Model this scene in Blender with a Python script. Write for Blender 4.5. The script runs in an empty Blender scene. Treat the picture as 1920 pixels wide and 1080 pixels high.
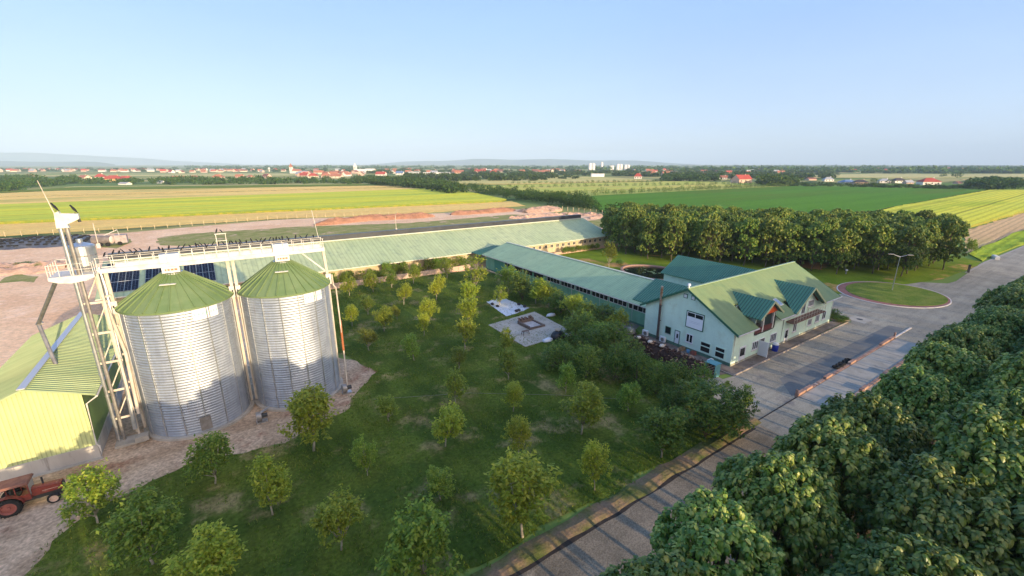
import bpy, math, random
import numpy as np
from mathutils import Vector, Matrix, noise as mnoise
R = random.Random(11)
S = bpy.context.scene
COL = S.collection
PI = math.pi
# ------------------------------------------------------------------ survey: photo pixel -> ground point (metres; x along the farm road, y away from it)
CAMH, FPX, HYP = 28.0, 825.0, 307.0
PITCH = math.atan((540 - HYP) / FPX)
TH = math.radians(34.2)
CP, SP = math.cos(PITCH), math.sin(PITCH)
def G(px, py, z=0.0):
    a, b = (px - 960) / FPX, -(py - 540) / FPX
    X, Y, Z = a, CP + b * SP, -SP + b * CP
    t = (z - CAMH) / Z
    X *= t; Y *= t
    return (X * math.cos(TH) + Y * math.sin(TH), -X * math.sin(TH) + Y * math.cos(TH))
def height_at(base, top_y, px=None):
    """height of a thing standing at ground point base whose top shows at picture row top_y"""
    u, v = base
    Y = u * math.sin(TH) + v * math.cos(TH)
    b = -(top_y - 540) / FPX
    return CAMH + (-SP + b * CP) * Y / (CP + b * SP)
def px_per_m(base):
    u, v = base
    Y = u * math.sin(TH) + v * math.cos(TH)
    return FPX / (Y * CP + CAMH * SP)
# ------------------------------------------------------------------ materials
def nodes(name):
    m = bpy.data.materials.new(name); m.use_nodes = True
    nt = m.node_tree
    b = nt.nodes['Principled BSDF']
    return m, nt, b
def N(nt, typ, **kw):
    n = nt.nodes.new(typ)
    for k, v in kw.items(): setattr(n, k, v)
    return n
def L(nt, a, b): nt.links.new(a, b)
def c4(c): return (c[0], c[1], c[2], 1)
def coords(nt, stretch=(1, 1, 1), rotz=0.0, space='Object'):
    tc = N(nt, 'ShaderNodeTexCoord'); mp = N(nt, 'ShaderNodeMapping')
    mp.inputs['Scale'].default_value = stretch; mp.inputs['Rotation'].default_value = (0, 0, rotz)
    L(nt, tc.outputs[space], mp.inputs['Vector'])
    return mp.outputs['Vector']
def noise(nt, vec, scale, detail=5, rough=.55, dist=0):
    n = N(nt, 'ShaderNodeTexNoise')
    n.inputs['Scale'].default_value = scale; n.inputs['Detail'].default_value = detail
    n.inputs['Roughness'].default_value = rough; n.inputs['Distortion'].default_value = dist
    L(nt, vec, n.inputs['Vector'])
    return n.outputs['Fac']
def ramp(nt, fac, lo, hi):
    r = N(nt, 'ShaderNodeMapRange'); r.interpolation_type = 'SMOOTHSTEP'
    r.inputs['From Min'].default_value = lo; r.inputs['From Max'].default_value = hi
    L(nt, fac, r.inputs['Value'])
    return r.outputs['Result']
def mix(nt, fac, a, b, blend='MIX'):
    m = N(nt, 'ShaderNodeMix', data_type='RGBA', blend_type=blend)
    if isinstance(fac, (int, float)): m.inputs[0].default_value = fac
    else: L(nt, fac, m.inputs[0])
    for s, x in ((m.inputs[6], a), (m.inputs[7], b)):
        if isinstance(x, tuple): s.default_value = c4(x)
        else: L(nt, x, s)
    return m.outputs[2]
def bump(nt, b, h, strength, dist=0.05, prev=None):
    n = N(nt, 'ShaderNodeBump'); n.inputs['Strength'].default_value = strength; n.inputs['Distance'].default_value = dist
    L(nt, h, n.inputs['Height'])
    if prev is not None: L(nt, prev, n.inputs['Normal'])
    L(nt, n.outputs['Normal'], b.inputs['Normal'])
    return n.outputs['Normal']
def wave(nt, vec, scale, axis='X', dist=0.0, profile='SIN'):
    w = N(nt, 'ShaderNodeTexWave', wave_type='BANDS', bands_direction=axis, wave_profile=profile)
    w.inputs['Scale'].default_value = scale; w.inputs['Distortion'].default_value = dist
    L(nt, vec, w.inputs['Vector'])
    return w.outputs['Fac']
def M(name, c1, c2=None, scale=.6, lohi=(.35, .65), rough=.75, metal=0.0, spec=.3, stretch=(1, 1, 1), rotz=0, bmp=0.0, bscale=6, bdist=.05,
      c3=None, scale3=4.0, lohi3=(.5, .75), fine=0.0, fscale=14, cracks=0.0, streak=None):
    m, nt, b = nodes(name)
    vec = coords(nt, stretch, rotz)
    col = None
    if c2 is not None: col = mix(nt, ramp(nt, noise(nt, vec, scale), *lohi), tuple(c1), tuple(c2))
    if c3 is not None: col = mix(nt, ramp(nt, noise(nt, vec, scale3, 6, .65), *lohi3), col if col is not None else tuple(c1), tuple(c3))
    if fine:
        f = noise(nt, coords(nt), fscale, 4, .6)
        g = N(nt, 'ShaderNodeMapRange'); g.inputs['From Min'].default_value = .25; g.inputs['From Max'].default_value = .75
        g.inputs['To Min'].default_value = 1 - fine; g.inputs['To Max'].default_value = 1 + fine
        L(nt, f, g.inputs['Value'])
        col = mix(nt, 1.0, col if col is not None else tuple(c1), g.outputs['Result'], 'MULTIPLY')
    if cracks:
        for cs, wd in ((.28, .007), (.6, .006)):
            n_ = noise(nt, coords(nt), cs, 9, .62, .4); a_ = N(nt, 'ShaderNodeMath', operation='SUBTRACT'); L(nt, n_, a_.inputs[0]); a_.inputs[1].default_value = .5
            ab = N(nt, 'ShaderNodeMath', operation='ABSOLUTE'); L(nt, a_.outputs[0], ab.inputs[0])
            g = N(nt, 'ShaderNodeMapRange'); g.inputs['From Max'].default_value = wd; g.inputs['To Min'].default_value = 1 - cracks; L(nt, ab.outputs[0], g.inputs['Value'])
            col = mix(nt, 1.0, col, g.outputs['Result'], 'MULTIPLY')
    if streak:
        g = N(nt, 'ShaderNodeMapRange'); g.inputs['From Min'].default_value = .3; g.inputs['From Max'].default_value = .7; g.inputs['To Min'].default_value = 1 - streak[1]; g.inputs['To Max'].default_value = 1 + streak[1] * .6
        L(nt, noise(nt, coords(nt, streak[0]), 1.0, 5, .65), g.inputs['Value']); col = mix(nt, 1.0, col if col is not None else tuple(c1), g.outputs['Result'], 'MULTIPLY')
    if col is None: b.inputs['Base Color'].default_value = c4(c1)
    else: L(nt, col, b.inputs['Base Color'])
    b.inputs['Roughness'].default_value = rough; b.inputs['Metallic'].default_value = metal
    b.inputs['Specular IOR Level'].default_value = spec
    if bmp: bump(nt, b, noise(nt, coords(nt), bscale, 6, .6), bmp, bdist)
    m['nt'] = 1
    return m
def ribbed(name, c1, c2, axis, pitch, rough=.5, spec=.4, depth=.04, strength=.8, dirt=(.3, .7), dscale=.25, stretch=(1, 1, 1), dark=.25, metal=0.0, cross=None, c3=None):
    """sheet metal / tile: ribs along one axis, faded and streaked"""
    m, nt, b = nodes(name)
    vec = coords(nt)
    w = wave(nt, vec, 2 * PI / 20 / pitch, axis)
    col = mix(nt, ramp(nt, noise(nt, coords(nt, stretch), dscale, 6, .65), *dirt), tuple(c1), tuple(c2))
    if c3 is not None: col = mix(nt, ramp(nt, noise(nt, vec, .5, 8, .72), .47, .72), col, tuple(c3))
    g = N(nt, 'ShaderNodeMapRange'); g.inputs['From Min'].default_value = .3; g.inputs['From Max'].default_value = .7; g.inputs['To Min'].default_value = .86; g.inputs['To Max'].default_value = 1.08
    L(nt, noise(nt, coords(nt, (.9, .06, .3) if axis == 'X' else (.06, .9, .3)), 1.0, 5, .65), g.inputs['Value']); col = mix(nt, 1.0, col, g.outputs['Result'], 'MULTIPLY')
    line = ramp(nt, w, .0, .3)
    mm = N(nt, 'ShaderNodeMapRange'); mm.inputs['To Min'].default_value = 1 - dark; mm.inputs['To Max'].default_value = 1.0
    L(nt, line, mm.inputs['Value'])
    col = mix(nt, 1.0, col, mm.outputs['Result'], 'MULTIPLY')
    h = w
    if cross:
        w2 = wave(nt, vec, 2 * PI / 20 / cross[1], cross[0], 0, 'SAW')
        a = N(nt, 'ShaderNodeMath', operation='ADD'); L(nt, w, a.inputs[0]); L(nt, w2, a.inputs[1]); h = a.outputs[0]
    L(nt, col, b.inputs['Base Color'])
    b.inputs['Roughness'].default_value = rough; b.inputs['Specular IOR Level'].default_value = spec; b.inputs['Metallic'].default_value = metal
    bump(nt, b, h, strength, depth)
    return m
def leafmat(name, c1, c2, c3, trans=.28, rough=.5, spec=.35, tcol=None):
    m, nt, b = nodes(name)
    geo = N(nt, 'ShaderNodeNewGeometry'); oi = N(nt, 'ShaderNodeObjectInfo')
    r = N(nt, 'ShaderNodeValToRGB')
    r.color_ramp.elements[0].color = c4(c1); r.color_ramp.elements[0].position = .1
    r.color_ramp.elements[1].color = c4(c3); r.color_ramp.elements[1].position = 1
    e = r.color_ramp.elements.new(.6); e.color = c4(c2)
    L(nt, geo.outputs['Random Per Island'], r.inputs['Fac'])
    hs = N(nt, 'ShaderNodeHueSaturation')
    mr = N(nt, 'ShaderNodeMapRange'); mr.inputs['To Min'].default_value = .75; mr.inputs['To Max'].default_value = 1.3
    L(nt, oi.outputs['Random'], mr.inputs['Value']); L(nt, mr.outputs['Result'], hs.inputs['Value'])
    mh = N(nt, 'ShaderNodeMapRange'); mh.inputs['To Min'].default_value = .485; mh.inputs['To Max'].default_value = .512
    mu = N(nt, 'ShaderNodeMath', operation='FRACT'); mu2 = N(nt, 'ShaderNodeMath', operation='MULTIPLY'); mu2.inputs[1].default_value = 7.31
    L(nt, oi.outputs['Random'], mu2.inputs[0]); L(nt, mu2.outputs[0], mu.inputs[0]); L(nt, mu.outputs[0], mh.inputs['Value']); L(nt, mh.outputs['Result'], hs.inputs['Hue'])
    L(nt, r.outputs['Color'], hs.inputs['Color'])
    L(nt, hs.outputs['Color'], b.inputs['Base Color'])
    b.inputs['Roughness'].default_value = rough; b.inputs['Specular IOR Level'].default_value = spec
    t = N(nt, 'ShaderNodeBsdfTranslucent')
    tm = mix(nt, 1.0, hs.outputs['Color'], tuple(tcol or (1.5, 1.6, .6)), 'MULTIPLY'); L(nt, tm, t.inputs['Color'])
    ms = N(nt, 'ShaderNodeMixShader'); ms.inputs[0].default_value = trans
    L(nt, b.outputs[0], ms.inputs[1]); L(nt, t.outputs[0], ms.inputs[2])
    L(nt, ms.outputs[0], nt.nodes['Material Output'].inputs['Surface'])
    return m
# ------------------------------------------------------------------ mesh builder
class MB:
    def __init__(s): s.v, s.f, s.m = [], [], []
    def face(s, pts, mi=0):
        k = len(s.v); s.v += [tuple(p) for p in pts]; s.f.append(tuple(range(k, k + len(pts)))); s.m.append(mi)
    def hexa(s, p, mi=0):     # 8 points: bottom ring 0-3, top ring 4-7
        k = len(s.v); s.v += [tuple(q) for q in p]
        for f in ((3, 2, 1, 0), (4, 5, 6, 7), (0, 1, 5, 4), (1, 2, 6, 5), (2, 3, 7, 6), (3, 0, 4, 7)):
            s.f.append(tuple(k + i for i in f)); s.m.append(mi)
    def box(s, x0, x1, y0, y1, z0, z1, mi=0):
        s.hexa([(x0, y0, z0), (x1, y0, z0), (x1, y1, z0), (x0, y1, z0), (x0, y0, z1), (x1, y0, z1), (x1, y1, z1), (x0, y1, z1)], mi)
    def obox(s, c, size, rot=(0, 0, 0), mi=0):
        from mathutils import Euler
        m = Euler(rot).to_matrix(); c = Vector(c); h = [q / 2 for q in size]
        P = []
        for z in (-1, 1):
            for x, y in ((-1, -1), (1, -1), (1, 1), (-1, 1)):
                P.append(c + m @ Vector((x * h[0], y * h[1], z * h[2])))
        s.hexa(P, mi)
    def bar(s, p0, p1, w, h=None, mi=0):      # square bar between points
        p0, p1 = Vector(p0), Vector(p1); d = (p1 - p0).normalized(); h = h or w
        up = Vector((0, 0, 1)) if abs(d.z) < .95 else Vector((0, 1, 0))
        a = d.cross(up).normalized() * w / 2; b = a.cross(d).normalized() * h / 2
        s.hexa([p0 - a - b, p0 + a - b, p0 + a + b, p0 - a + b, p1 - a - b, p1 + a - b, p1 + a + b, p1 - a + b], mi)
    def tube(s, pts, r, n=8, mi=0):
        pts = [Vector(p) for p in pts]; rs = r if isinstance(r, (list, tuple)) else [r] * len(pts)
        k = len(s.v)
        ref = None
        for i, p in enumerate(pts):
            d = (pts[min(i + 1, len(pts) - 1)] - pts[max(i - 1, 0)]).normalized()
            if ref is None: ref = Vector((0, 0, 1)) if abs(d.z) < .9 else Vector((1, 0, 0))
            a = d.cross(ref).normalized(); b = a.cross(d).normalized()
            for j in range(n):
                t = 2 * PI * j / n
                s.v.append(tuple(p + (a * math.cos(t) + b * math.sin(t)) * rs[i]))
        for i in range(len(pts) - 1):
            for j in range(n):
                s.f.append((k + i * n + j, k + i * n + (j + 1) % n, k + (i + 1) * n + (j + 1) % n, k + (i + 1) * n + j)); s.m.append(mi)
        s.f.append(tuple(k + j for j in reversed(range(n)))); s.m.append(mi)
        e = k + (len(pts) - 1) * n
        s.f.append(tuple(e + j for j in range(n))); s.m.append(mi)
    def lathe(s, cx, cy, prof, n=32, mi=0, a0=0.0, a1=None):
        k = len(s.v); full = a1 is None
        cnt = n if full else n + 1
        for r, z in prof:
            for j in range(cnt):
                t = (2 * PI * j / n) if full else a0 + (a1 - a0) * j / n
                s.v.append((cx + r * math.cos(t), cy + r * math.sin(t), z))
        for i in range(len(prof) - 1):
            for j in range(n):
                q = (j + 1) % cnt
                s.f.append((k + i * cnt + j, k + i * cnt + q, k + (i + 1) * cnt + q, k + (i + 1) * cnt + j)); s.m.append(mi)
    def prism(s, poly, z0, z1, mi=0, mtop=None):
        a = sum(poly[i][0] * poly[(i + 1) % len(poly)][1] - poly[(i + 1) % len(poly)][0] * poly[i][1] for i in range(len(poly)))
        if a < 0: poly = poly[::-1]
        k = len(s.v); n = len(poly)
        s.v += [(p[0], p[1], z0) for p in poly] + [(p[0], p[1], z1) for p in poly]
        for i in range(n):
            j = (i + 1) % n
            s.f.append((k + i, k + j, k + n + j, k + n + i)); s.m.append(mi)
        s.f.append(tuple(k + n + i for i in range(n))); s.m.append(mi if mtop is None else mtop)
    def sheet(s, poly, z, mi=0):
        a = sum(poly[i][0] * poly[(i + 1) % len(poly)][1] - poly[(i + 1) % len(poly)][0] * poly[i][1] for i in range(len(poly)))
        if a < 0: poly = poly[::-1]
        s.face([(p[0], p[1], z) for p in poly], mi)
    def build(s, name, mats, parent=None, smooth=False):
        me = bpy.data.meshes.new(name)
        off = Vector((0, 0, 0)); q = parent
        while q is not None: off += q.location; q = q.parent
        me.from_pydata([(a - off.x, b - off.y, c - off.z) for a, b, c in s.v], [], s.f)
        if not isinstance(mats, (list, tuple)): mats = [mats]
        for m in mats: me.materials.append(m)
        me.polygons.foreach_set('material_index', s.m)
        if smooth: me.polygons.foreach_set('use_smooth', [True] * len(s.f))
        me.update()
        o = bpy.data.objects.new(name, me); COL.objects.link(o)
        if parent is not None: o.parent = parent
        return o
def tag(o, label, cat, group=None, kind=None):
    o['label'] = label; o['category'] = cat
    if group: o['group'] = group
    if kind: o['kind'] = kind
    return o
def thing(name, label, cat, loc=(0, 0, 0), group=None):
    o = bpy.data.objects.new(name, None); COL.objects.link(o); o.location = loc; o.empty_display_size = .3
    return tag(o, label, cat, group)
def struct(o): o['kind'] = 'structure'; return o
def put(name, me, parent=None, loc=(0, 0, 0), rot=0.0, sc=None):
    o = bpy.data.objects.new(name, me); COL.objects.link(o); o.location = loc; o.rotation_euler = (0, 0, rot)
    if sc is not None: o.scale = sc
    if parent is not None: o.parent = parent
    return o
ONES = 'first second third fourth fifth sixth seventh eighth ninth tenth eleventh twelfth thirteenth fourteenth fifteenth sixteenth seventeenth eighteenth nineteenth'.split()
TENS = {2: ('twenty', 'twentieth'), 3: ('thirty', 'thirtieth'), 4: ('forty', 'fortieth'), 5: ('fifty', 'fiftieth'), 6: ('sixty', 'sixtieth'), 7: ('seventy', 'seventieth'), 8: ('eighty', 'eightieth'), 9: ('ninety', 'ninetieth')}
def nth(k):     # 0 -> first
    k += 1
    if k < 20: return ONES[k - 1]
    if k >= 100: return ('hundredth' if k == 100 else 'hundred and ' + nth(k - 101))
    t, o = divmod(k, 10)
    return TENS[t][1] if o == 0 else TENS[t][0] + '-' + ONES[o - 1]
def inside(p, poly):
    x, y = p; c = False; n = len(poly)
    for i in range(n):
        x1, y1 = poly[i]; x2, y2 = poly[(i + 1) % n]
        if (y1 > y) != (y2 > y) and x < (x2 - x1) * (y - y1) / (y2 - y1) + x1: c = not c
    return c
def ragged(poly, step=1.2, amp=.5, seed=1):
    r = random.Random(seed); out = []
    for i, p in enumerate(poly):
        q = poly[(i + 1) % len(poly)]
        d = math.hypot(q[0] - p[0], q[1] - p[1]); n = max(1, int(d / step))
        for k in range(n):
            t = k / n; x, y = p[0] + (q[0] - p[0]) * t, p[1] + (q[1] - p[1]) * t
            nx, ny = mnoise.noise((x * .35, y * .35, seed)), mnoise.noise((x * .35, y * .35, seed + 9))
            out.append((x + amp * (nx * 1.6 + r.uniform(-.4, .4)), y + amp * (ny * 1.6 + r.uniform(-.4, .4))))
    return out
def ellipse(cx, cy, a, b, n=48, rot=0):
    out = []
    for i in range(n):
        t = 2 * PI * i / n; x, y = a * math.cos(t), b * math.sin(t)
        out.append((cx + x * math.cos(rot) - y * math.sin(rot), cy + x * math.sin(rot) + y * math.cos(rot)))
    return out
# ------------------------------------------------------------------ camera, sun, sky, air
cd = bpy.data.cameras.new('camera'); cam = bpy.data.objects.new('camera', cd); COL.objects.link(cam)
cam.location = (0, 0, CAMH); cam.rotation_euler = (PI / 2 - PITCH, 0, -TH)
cd.sensor_width = 36; cd.lens = FPX / 1920 * 36; cd.clip_end = 90000; cd.clip_start = .5
S.camera = cam
ELEV = math.radians(10.0)
sd = Vector((0.14 * math.cos(ELEV), -0.99 * math.cos(ELEV), math.sin(ELEV)))
sl = bpy.data.lights.new('sun', 'SUN'); sun = bpy.data.objects.new('sun', sl); COL.objects.link(sun)
sun.rotation_euler = (-sd).to_track_quat('-Z', 'Y').to_euler()
sl.energy = 3.9; sl.angle = math.radians(.5); sl.color = (1.0, .77, .47)
W = bpy.data.worlds.new('World'); S.world = W; W.use_nodes = True
wn = W.node_tree
sky = wn.nodes.new('ShaderNodeTexSky'); sky.sky_type = 'NISHITA'; sky.sun_disc = False
sky.sun_elevation = ELEV; sky.sun_rotation = math.atan2(sd.x, sd.y)
sky.altitude = 100; sky.air_density = 1.0; sky.dust_density = .25; sky.ozone_density = 2.0
bg = wn.nodes['Background']; bg.inputs['Strength'].default_value = .15
def wnode(t, **k):
    n = wn.nodes.new(t)
    for a_, b_ in k.items(): setattr(n, a_, b_)
    return n
tc = wnode('ShaderNodeTexCoord'); sx = wnode('ShaderNodeSeparateXYZ'); wn.links.new(tc.outputs['Generated'], sx.inputs[0])
cr = wnode('ShaderNodeValToRGB'); wn.links.new(sx.outputs['Z'], cr.inputs[0])
el = cr.color_ramp.elements
el[0].position = 0.0; el[0].color = (2.2 / 4, 2.6 / 4, 3.2 / 4, 1); el[1].position = .9; el[1].color = (.55 / 4, 1.3 / 4, 2.9 / 4, 1)
for q, c_ in ((.10, (1.82, 2.4, 3.35)), (.25, (1.30, 2.0, 3.4)), (.45, (.95, 1.68, 3.35))):
    e_ = el.new(q); e_.color = (c_[0] / 4, c_[1] / 4, c_[2] / 4, 1)
nz = wnode('ShaderNodeTexNoise'); mp_ = wnode('ShaderNodeMapping'); mp_.inputs['Scale'].default_value = (1, 1, 4); wn.links.new(tc.outputs['Generated'], mp_.inputs[0]); wn.links.new(mp_.outputs[0], nz.inputs['Vector'])
nz.inputs['Scale'].default_value = 1.6; nz.inputs['Detail'].default_value = 5; nz.inputs['Roughness'].default_value = .55
mr_ = wnode('ShaderNodeMapRange'); mr_.inputs['From Min'].default_value = .3; mr_.inputs['From Max'].default_value = .75; mr_.inputs['To Min'].default_value = 3.85; mr_.inputs['To Max'].default_value = 4.25; wn.links.new(nz.outputs['Fac'], mr_.inputs[0])
sc_ = wnode('ShaderNodeVectorMath', operation='SCALE'); wn.links.new(cr.outputs[0], sc_.inputs[0]); wn.links.new(mr_.outputs[0], sc_.inputs['Scale'])
mx = wnode('ShaderNodeMix', data_type='RGBA'); mx.inputs[0].default_value = .88
wn.links.new(sky.outputs[0], mx.inputs[6]); wn.links.new(sc_.outputs[0], mx.inputs[7]); 
# added warm sky glow round the low sun (behind the camera) to fill shade
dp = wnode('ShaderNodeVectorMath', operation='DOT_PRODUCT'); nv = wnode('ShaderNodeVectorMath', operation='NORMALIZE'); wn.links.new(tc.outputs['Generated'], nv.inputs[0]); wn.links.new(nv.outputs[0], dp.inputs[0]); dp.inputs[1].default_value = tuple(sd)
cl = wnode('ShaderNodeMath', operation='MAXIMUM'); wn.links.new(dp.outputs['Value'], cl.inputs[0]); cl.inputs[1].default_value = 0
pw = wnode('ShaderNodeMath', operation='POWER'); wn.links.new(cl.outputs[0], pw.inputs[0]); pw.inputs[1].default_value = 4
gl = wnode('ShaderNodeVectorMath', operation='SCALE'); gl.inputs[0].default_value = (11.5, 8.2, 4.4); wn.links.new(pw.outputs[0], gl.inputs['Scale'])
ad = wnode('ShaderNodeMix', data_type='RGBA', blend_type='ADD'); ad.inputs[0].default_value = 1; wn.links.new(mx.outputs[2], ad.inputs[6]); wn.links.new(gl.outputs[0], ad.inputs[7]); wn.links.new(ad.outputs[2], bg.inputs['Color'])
S.view_settings.view_transform = 'Standard'; S.view_settings.look = 'None'; S.view_settings.gamma = 1; S.view_settings.exposure = 1.12
S.view_settings.use_curve_mapping = False
cy = S.cycles
cy.max_bounces = 6; cy.diffuse_bounces = 3; cy.glossy_bounces = 3; cy.transmission_bounces = 4; cy.transparent_max_bounces = 6; cy.volume_bounces = 0
cy.use_denoising = True
try: cy.denoiser = 'OPENIMAGEDENOISE'
except Exception: pass
cy.sample_clamp_indirect = 6
S.render.film_transparent = False
# ------------------------------------------------------------------ foliage
def mesh_from_arrays(name, verts, faces, mats, mi=None, smooth=False):
    me = bpy.data.meshes.new(name)
    me.from_pydata(verts.tolist() if hasattr(verts, 'tolist') else verts, [], faces.tolist() if hasattr(faces, 'tolist') else faces)
    for m in mats: me.materials.append(m)
    if mi is not None: me.polygons.foreach_set('material_index', mi)
    if smooth: me.polygons.foreach_set('use_smooth', [True] * len(me.polygons))
    me.update(); return me
# leaf templates: x along the leaf, y across, z up
HEART = np.array([(0, 0, 0), (-.06, .26, -.05), (.25, .42, -.10), (.62, .30, -.14), (1.0, 0, -.26), (.62, -.30, -.14), (.25, -.42, -.10), (-.06, -.26, -.05), (.45, 0, .02)], float)
HEART_F = [(0, 8, 2, 1), (8, 4, 3, 2), (0, 7, 6, 8), (8, 6, 5, 4)]
OVAL = np.array([(0, 0, 0), (.45, .27, -.04), (1, 0, -.10), (.45, -.27, -.04)], float)
OVAL_F = [(0, 3, 2, 1)]
def leaves(name, pos, dirs, droop, size, tmpl, faces, mat, rng, roll=.35):
    """one mesh of many leaves; pos (n,3), dirs azimuth (n), droop angle below horizontal (n), size (n)"""
    n = len(pos)
    d = np.stack([np.cos(dirs) * np.cos(droop), np.sin(dirs) * np.cos(droop), -np.sin(droop)], 1)
    s = np.stack([-np.sin(dirs), np.cos(dirs), np.zeros(n)], 1)
    ro = rng.normal(0, roll, n)[:, None]
    nrm = np.cross(d, s)
    s2 = s * np.cos(ro) + nrm * np.sin(ro); nrm = np.cross(d, s2)
    k = len(tmpl)
    v = pos[:, None, :] + size[:, None, None] * (tmpl[None, :, 0:1] * d[:, None, :] + tmpl[None, :, 1:2] * s2[:, None, :] + tmpl[None, :, 2:3] * nrm[:, None, :])
    v = v.reshape(-1, 3)
    fs = []
    for f in faces:
        fs.append(np.arange(n)[:, None] * k + np.array(f)[None, :])
    F = np.stack(fs, 1).reshape(-1, len(faces[0]))
    return mesh_from_arrays(name, v, F, [mat])
def lobed_points(rng, lobes, n, shell=(.75, 1.05), low=-.45):
    """points and outward directions over the union of spheres lobes [(x,y,z,r)]"""
    L_ = np.array(lobes); w = L_[:, 3] ** 2; w = w / w.sum()
    out_p, out_d = [], []
    while sum(len(a) for a in out_p) < n:
        i = rng.choice(len(L_), 600, p=w)
        d = rng.normal(size=(600, 3)); d /= np.linalg.norm(d, axis=1)[:, None]
        rr = rng.uniform(shell[0], shell[1], 600)
        p = L_[i, :3] + d * (L_[i, 3] * rr)[:, None]
        dist = np.linalg.norm(p[:, None, :] - L_[None, :, :3], axis=2) / L_[None, :, 3]
        ok = (dist.min(1) > shell[0] * .93) & (d[:, 2] > low)
        out_p.append(p[ok]); out_d.append(d[ok])
    return np.concatenate(out_p)[:n], np.concatenate(out_d)[:n]
def wood(name, mat, trunk, limbs):
    b = MB(); pts, rs = trunk; b.tube(pts, rs, 8)
    for pts, rs in limbs: b.tube(pts, rs, 5)
    me = bpy.data.meshes.new(name); me.from_pydata(b.v, [], b.f); me.materials.append(mat)
    me.polygons.foreach_set('use_smooth', [True] * len(b.f)); me.update(); return me
def make_big(seed, mat, bark, nros=330, leafsize=.46, H=11.6, rad=3.5, per=11, tall=1.0, cl=4.8):
    """broad tree with whorls of large hanging heart leaves"""
    rng = np.random.default_rng(seed)
    lobes = [(0, 0, H - 2.6, 2.4)]
    nl = 8
    for i in range(nl):
        a = 2 * PI * i / nl + rng.uniform(-.3, .3); q = rad * rng.uniform(.52, .68)
        lobes.append((q * math.cos(a), q * math.sin(a), rng.uniform(cl + 1.4, H - 2.7), rng.uniform(1.25, 1.7)))
    for i in range(5):
        a = 2 * PI * i / 5 + rng.uniform(-.4, .4); q = rad * .34
        lobes.append((q * math.cos(a), q * math.sin(a), rng.uniform(H - 3.0, H - 1.5), rng.uniform(1.2, 1.7)))
    P, D = lobed_points(rng, lobes, nros, (.74, 1.06), -.4)
    nin = nros // 5
    P2 = np.stack([np.clip(rng.normal(0, rad * .38, nin), -rad * .55, rad * .55), np.clip(rng.normal(0, rad * .38, nin), -rad * .55, rad * .55), rng.uniform(cl + .6, H - 2.2, nin)], 1)
    P = np.concatenate([P, P2]); n = len(P)
    k = per
    az = (rng.uniform(0, 2 * PI, n)[:, None] + np.arange(k)[None, :] * 2.4 + rng.normal(0, .25, (n, k)))
    lay = np.arange(k)[None, :] / (k - 1.0)
    dr = .12 + lay * 1.05 + rng.normal(0, .2, (n, k))
    sz = leafsize * (1.0 - .3 * (1 - lay)) * rng.uniform(.55, 1.25, (n, k))
    off = (.04 + .15 * lay)[:, :, None] * np.stack([np.cos(az), np.sin(az), np.zeros_like(az)], 2)
    off[:, :, 2] -= lay * .34 - .1
    pos = (P[:, None, :] + off).reshape(-1, 3)
    cme = leaves('crown', pos, az.reshape(-1), dr.reshape(-1), sz.reshape(-1), HEART, HEART_F, mat, rng)
    lean = rng.uniform(-.25, .25, 2)
    trunk = ([(0, 0, -.1), (lean[0] * .3, lean[1] * .3, cl * .6), (lean[0], lean[1], cl), (0, 0, H - 2)], [.17, .13, .12, .05])
    limbs = []
    for l in lobes[1:]:
        z0 = rng.uniform(cl * .75, cl + 1)
        limbs.append(([(lean[0] * .8, lean[1] * .8, z0), (l[0] * .55, l[1] * .55, (z0 + l[2]) / 2 + .1), (l[0], l[1], l[2] + .6)], [.08, .055, .02]))
    return cme, wood('trunk', bark, trunk, limbs)
def make_round(seed, mat, bark, n=2600, leaf=.2, H=4.0, rad=1.7, clear=1.0, nl=11, spiky=.35, low=-.7):
    """small orchard tree: airy lobes of narrow leaves in sprays round upright shoots"""
    rng = np.random.default_rng(seed)
    lobes = []
    for i in range(nl):
        a = rng.uniform(0, 2 * PI); q = rad * math.sqrt(rng.uniform(0, 1)) * .72
        z = rng.uniform(clear + .5, H - .55)
        f = 1 - abs((z - clear) / (H - clear) - .4) * .9
        lobes.append((q * f * math.cos(a), q * f * math.sin(a), z, rad * rng.uniform(.26, .44)))
    ns = n // 9
    P, D = lobed_points(rng, lobes, ns, (.55, 1.1), low)
    # sprays: nine leaves along a short shoot that heads outward and up
    k = 9
    t = np.linspace(0, 1, k)[None, :, None]
    sh = D * .5 + np.array([0, 0, spiky]) + rng.normal(0, .22, (ns, 3))
    ln = rng.uniform(.25, .6, ns)[:, None]
    pos = P[:, None, :] + t * (sh * ln)[:, None, :]
    az = rng.uniform(0, 2 * PI, ns)[:, None] + np.arange(k)[None, :] * 2.4 + rng.normal(0, .3, (ns, k))
    dr = rng.normal(.15, .45, (ns, k))
    sz = leaf * rng.uniform(.7, 1.25, (ns, k))
    cme = leaves('crown', pos.reshape(-1, 3), az.reshape(-1), dr.reshape(-1), sz.reshape(-1), OVAL, OVAL_F, mat, rng)
    b = rng.uniform(-.12, .12, 2)
    trunk = ([(0, 0, -.08), (b[0], b[1], clear * .7), (b[0] * .5, b[1] * .5, clear + .4), (0, 0, H * .8)], [.075, .06, .05, .015])
    limbs = [([(b[0], b[1], clear * rng.uniform(.7, 1.1)), (l[0] * .6, l[1] * .6, (clear + l[2]) / 2), (l[0], l[1], l[2])], [.035, .025, .01]) for l in lobes[:8]]
    return cme, wood('trunk', bark, trunk, limbs)
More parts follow.
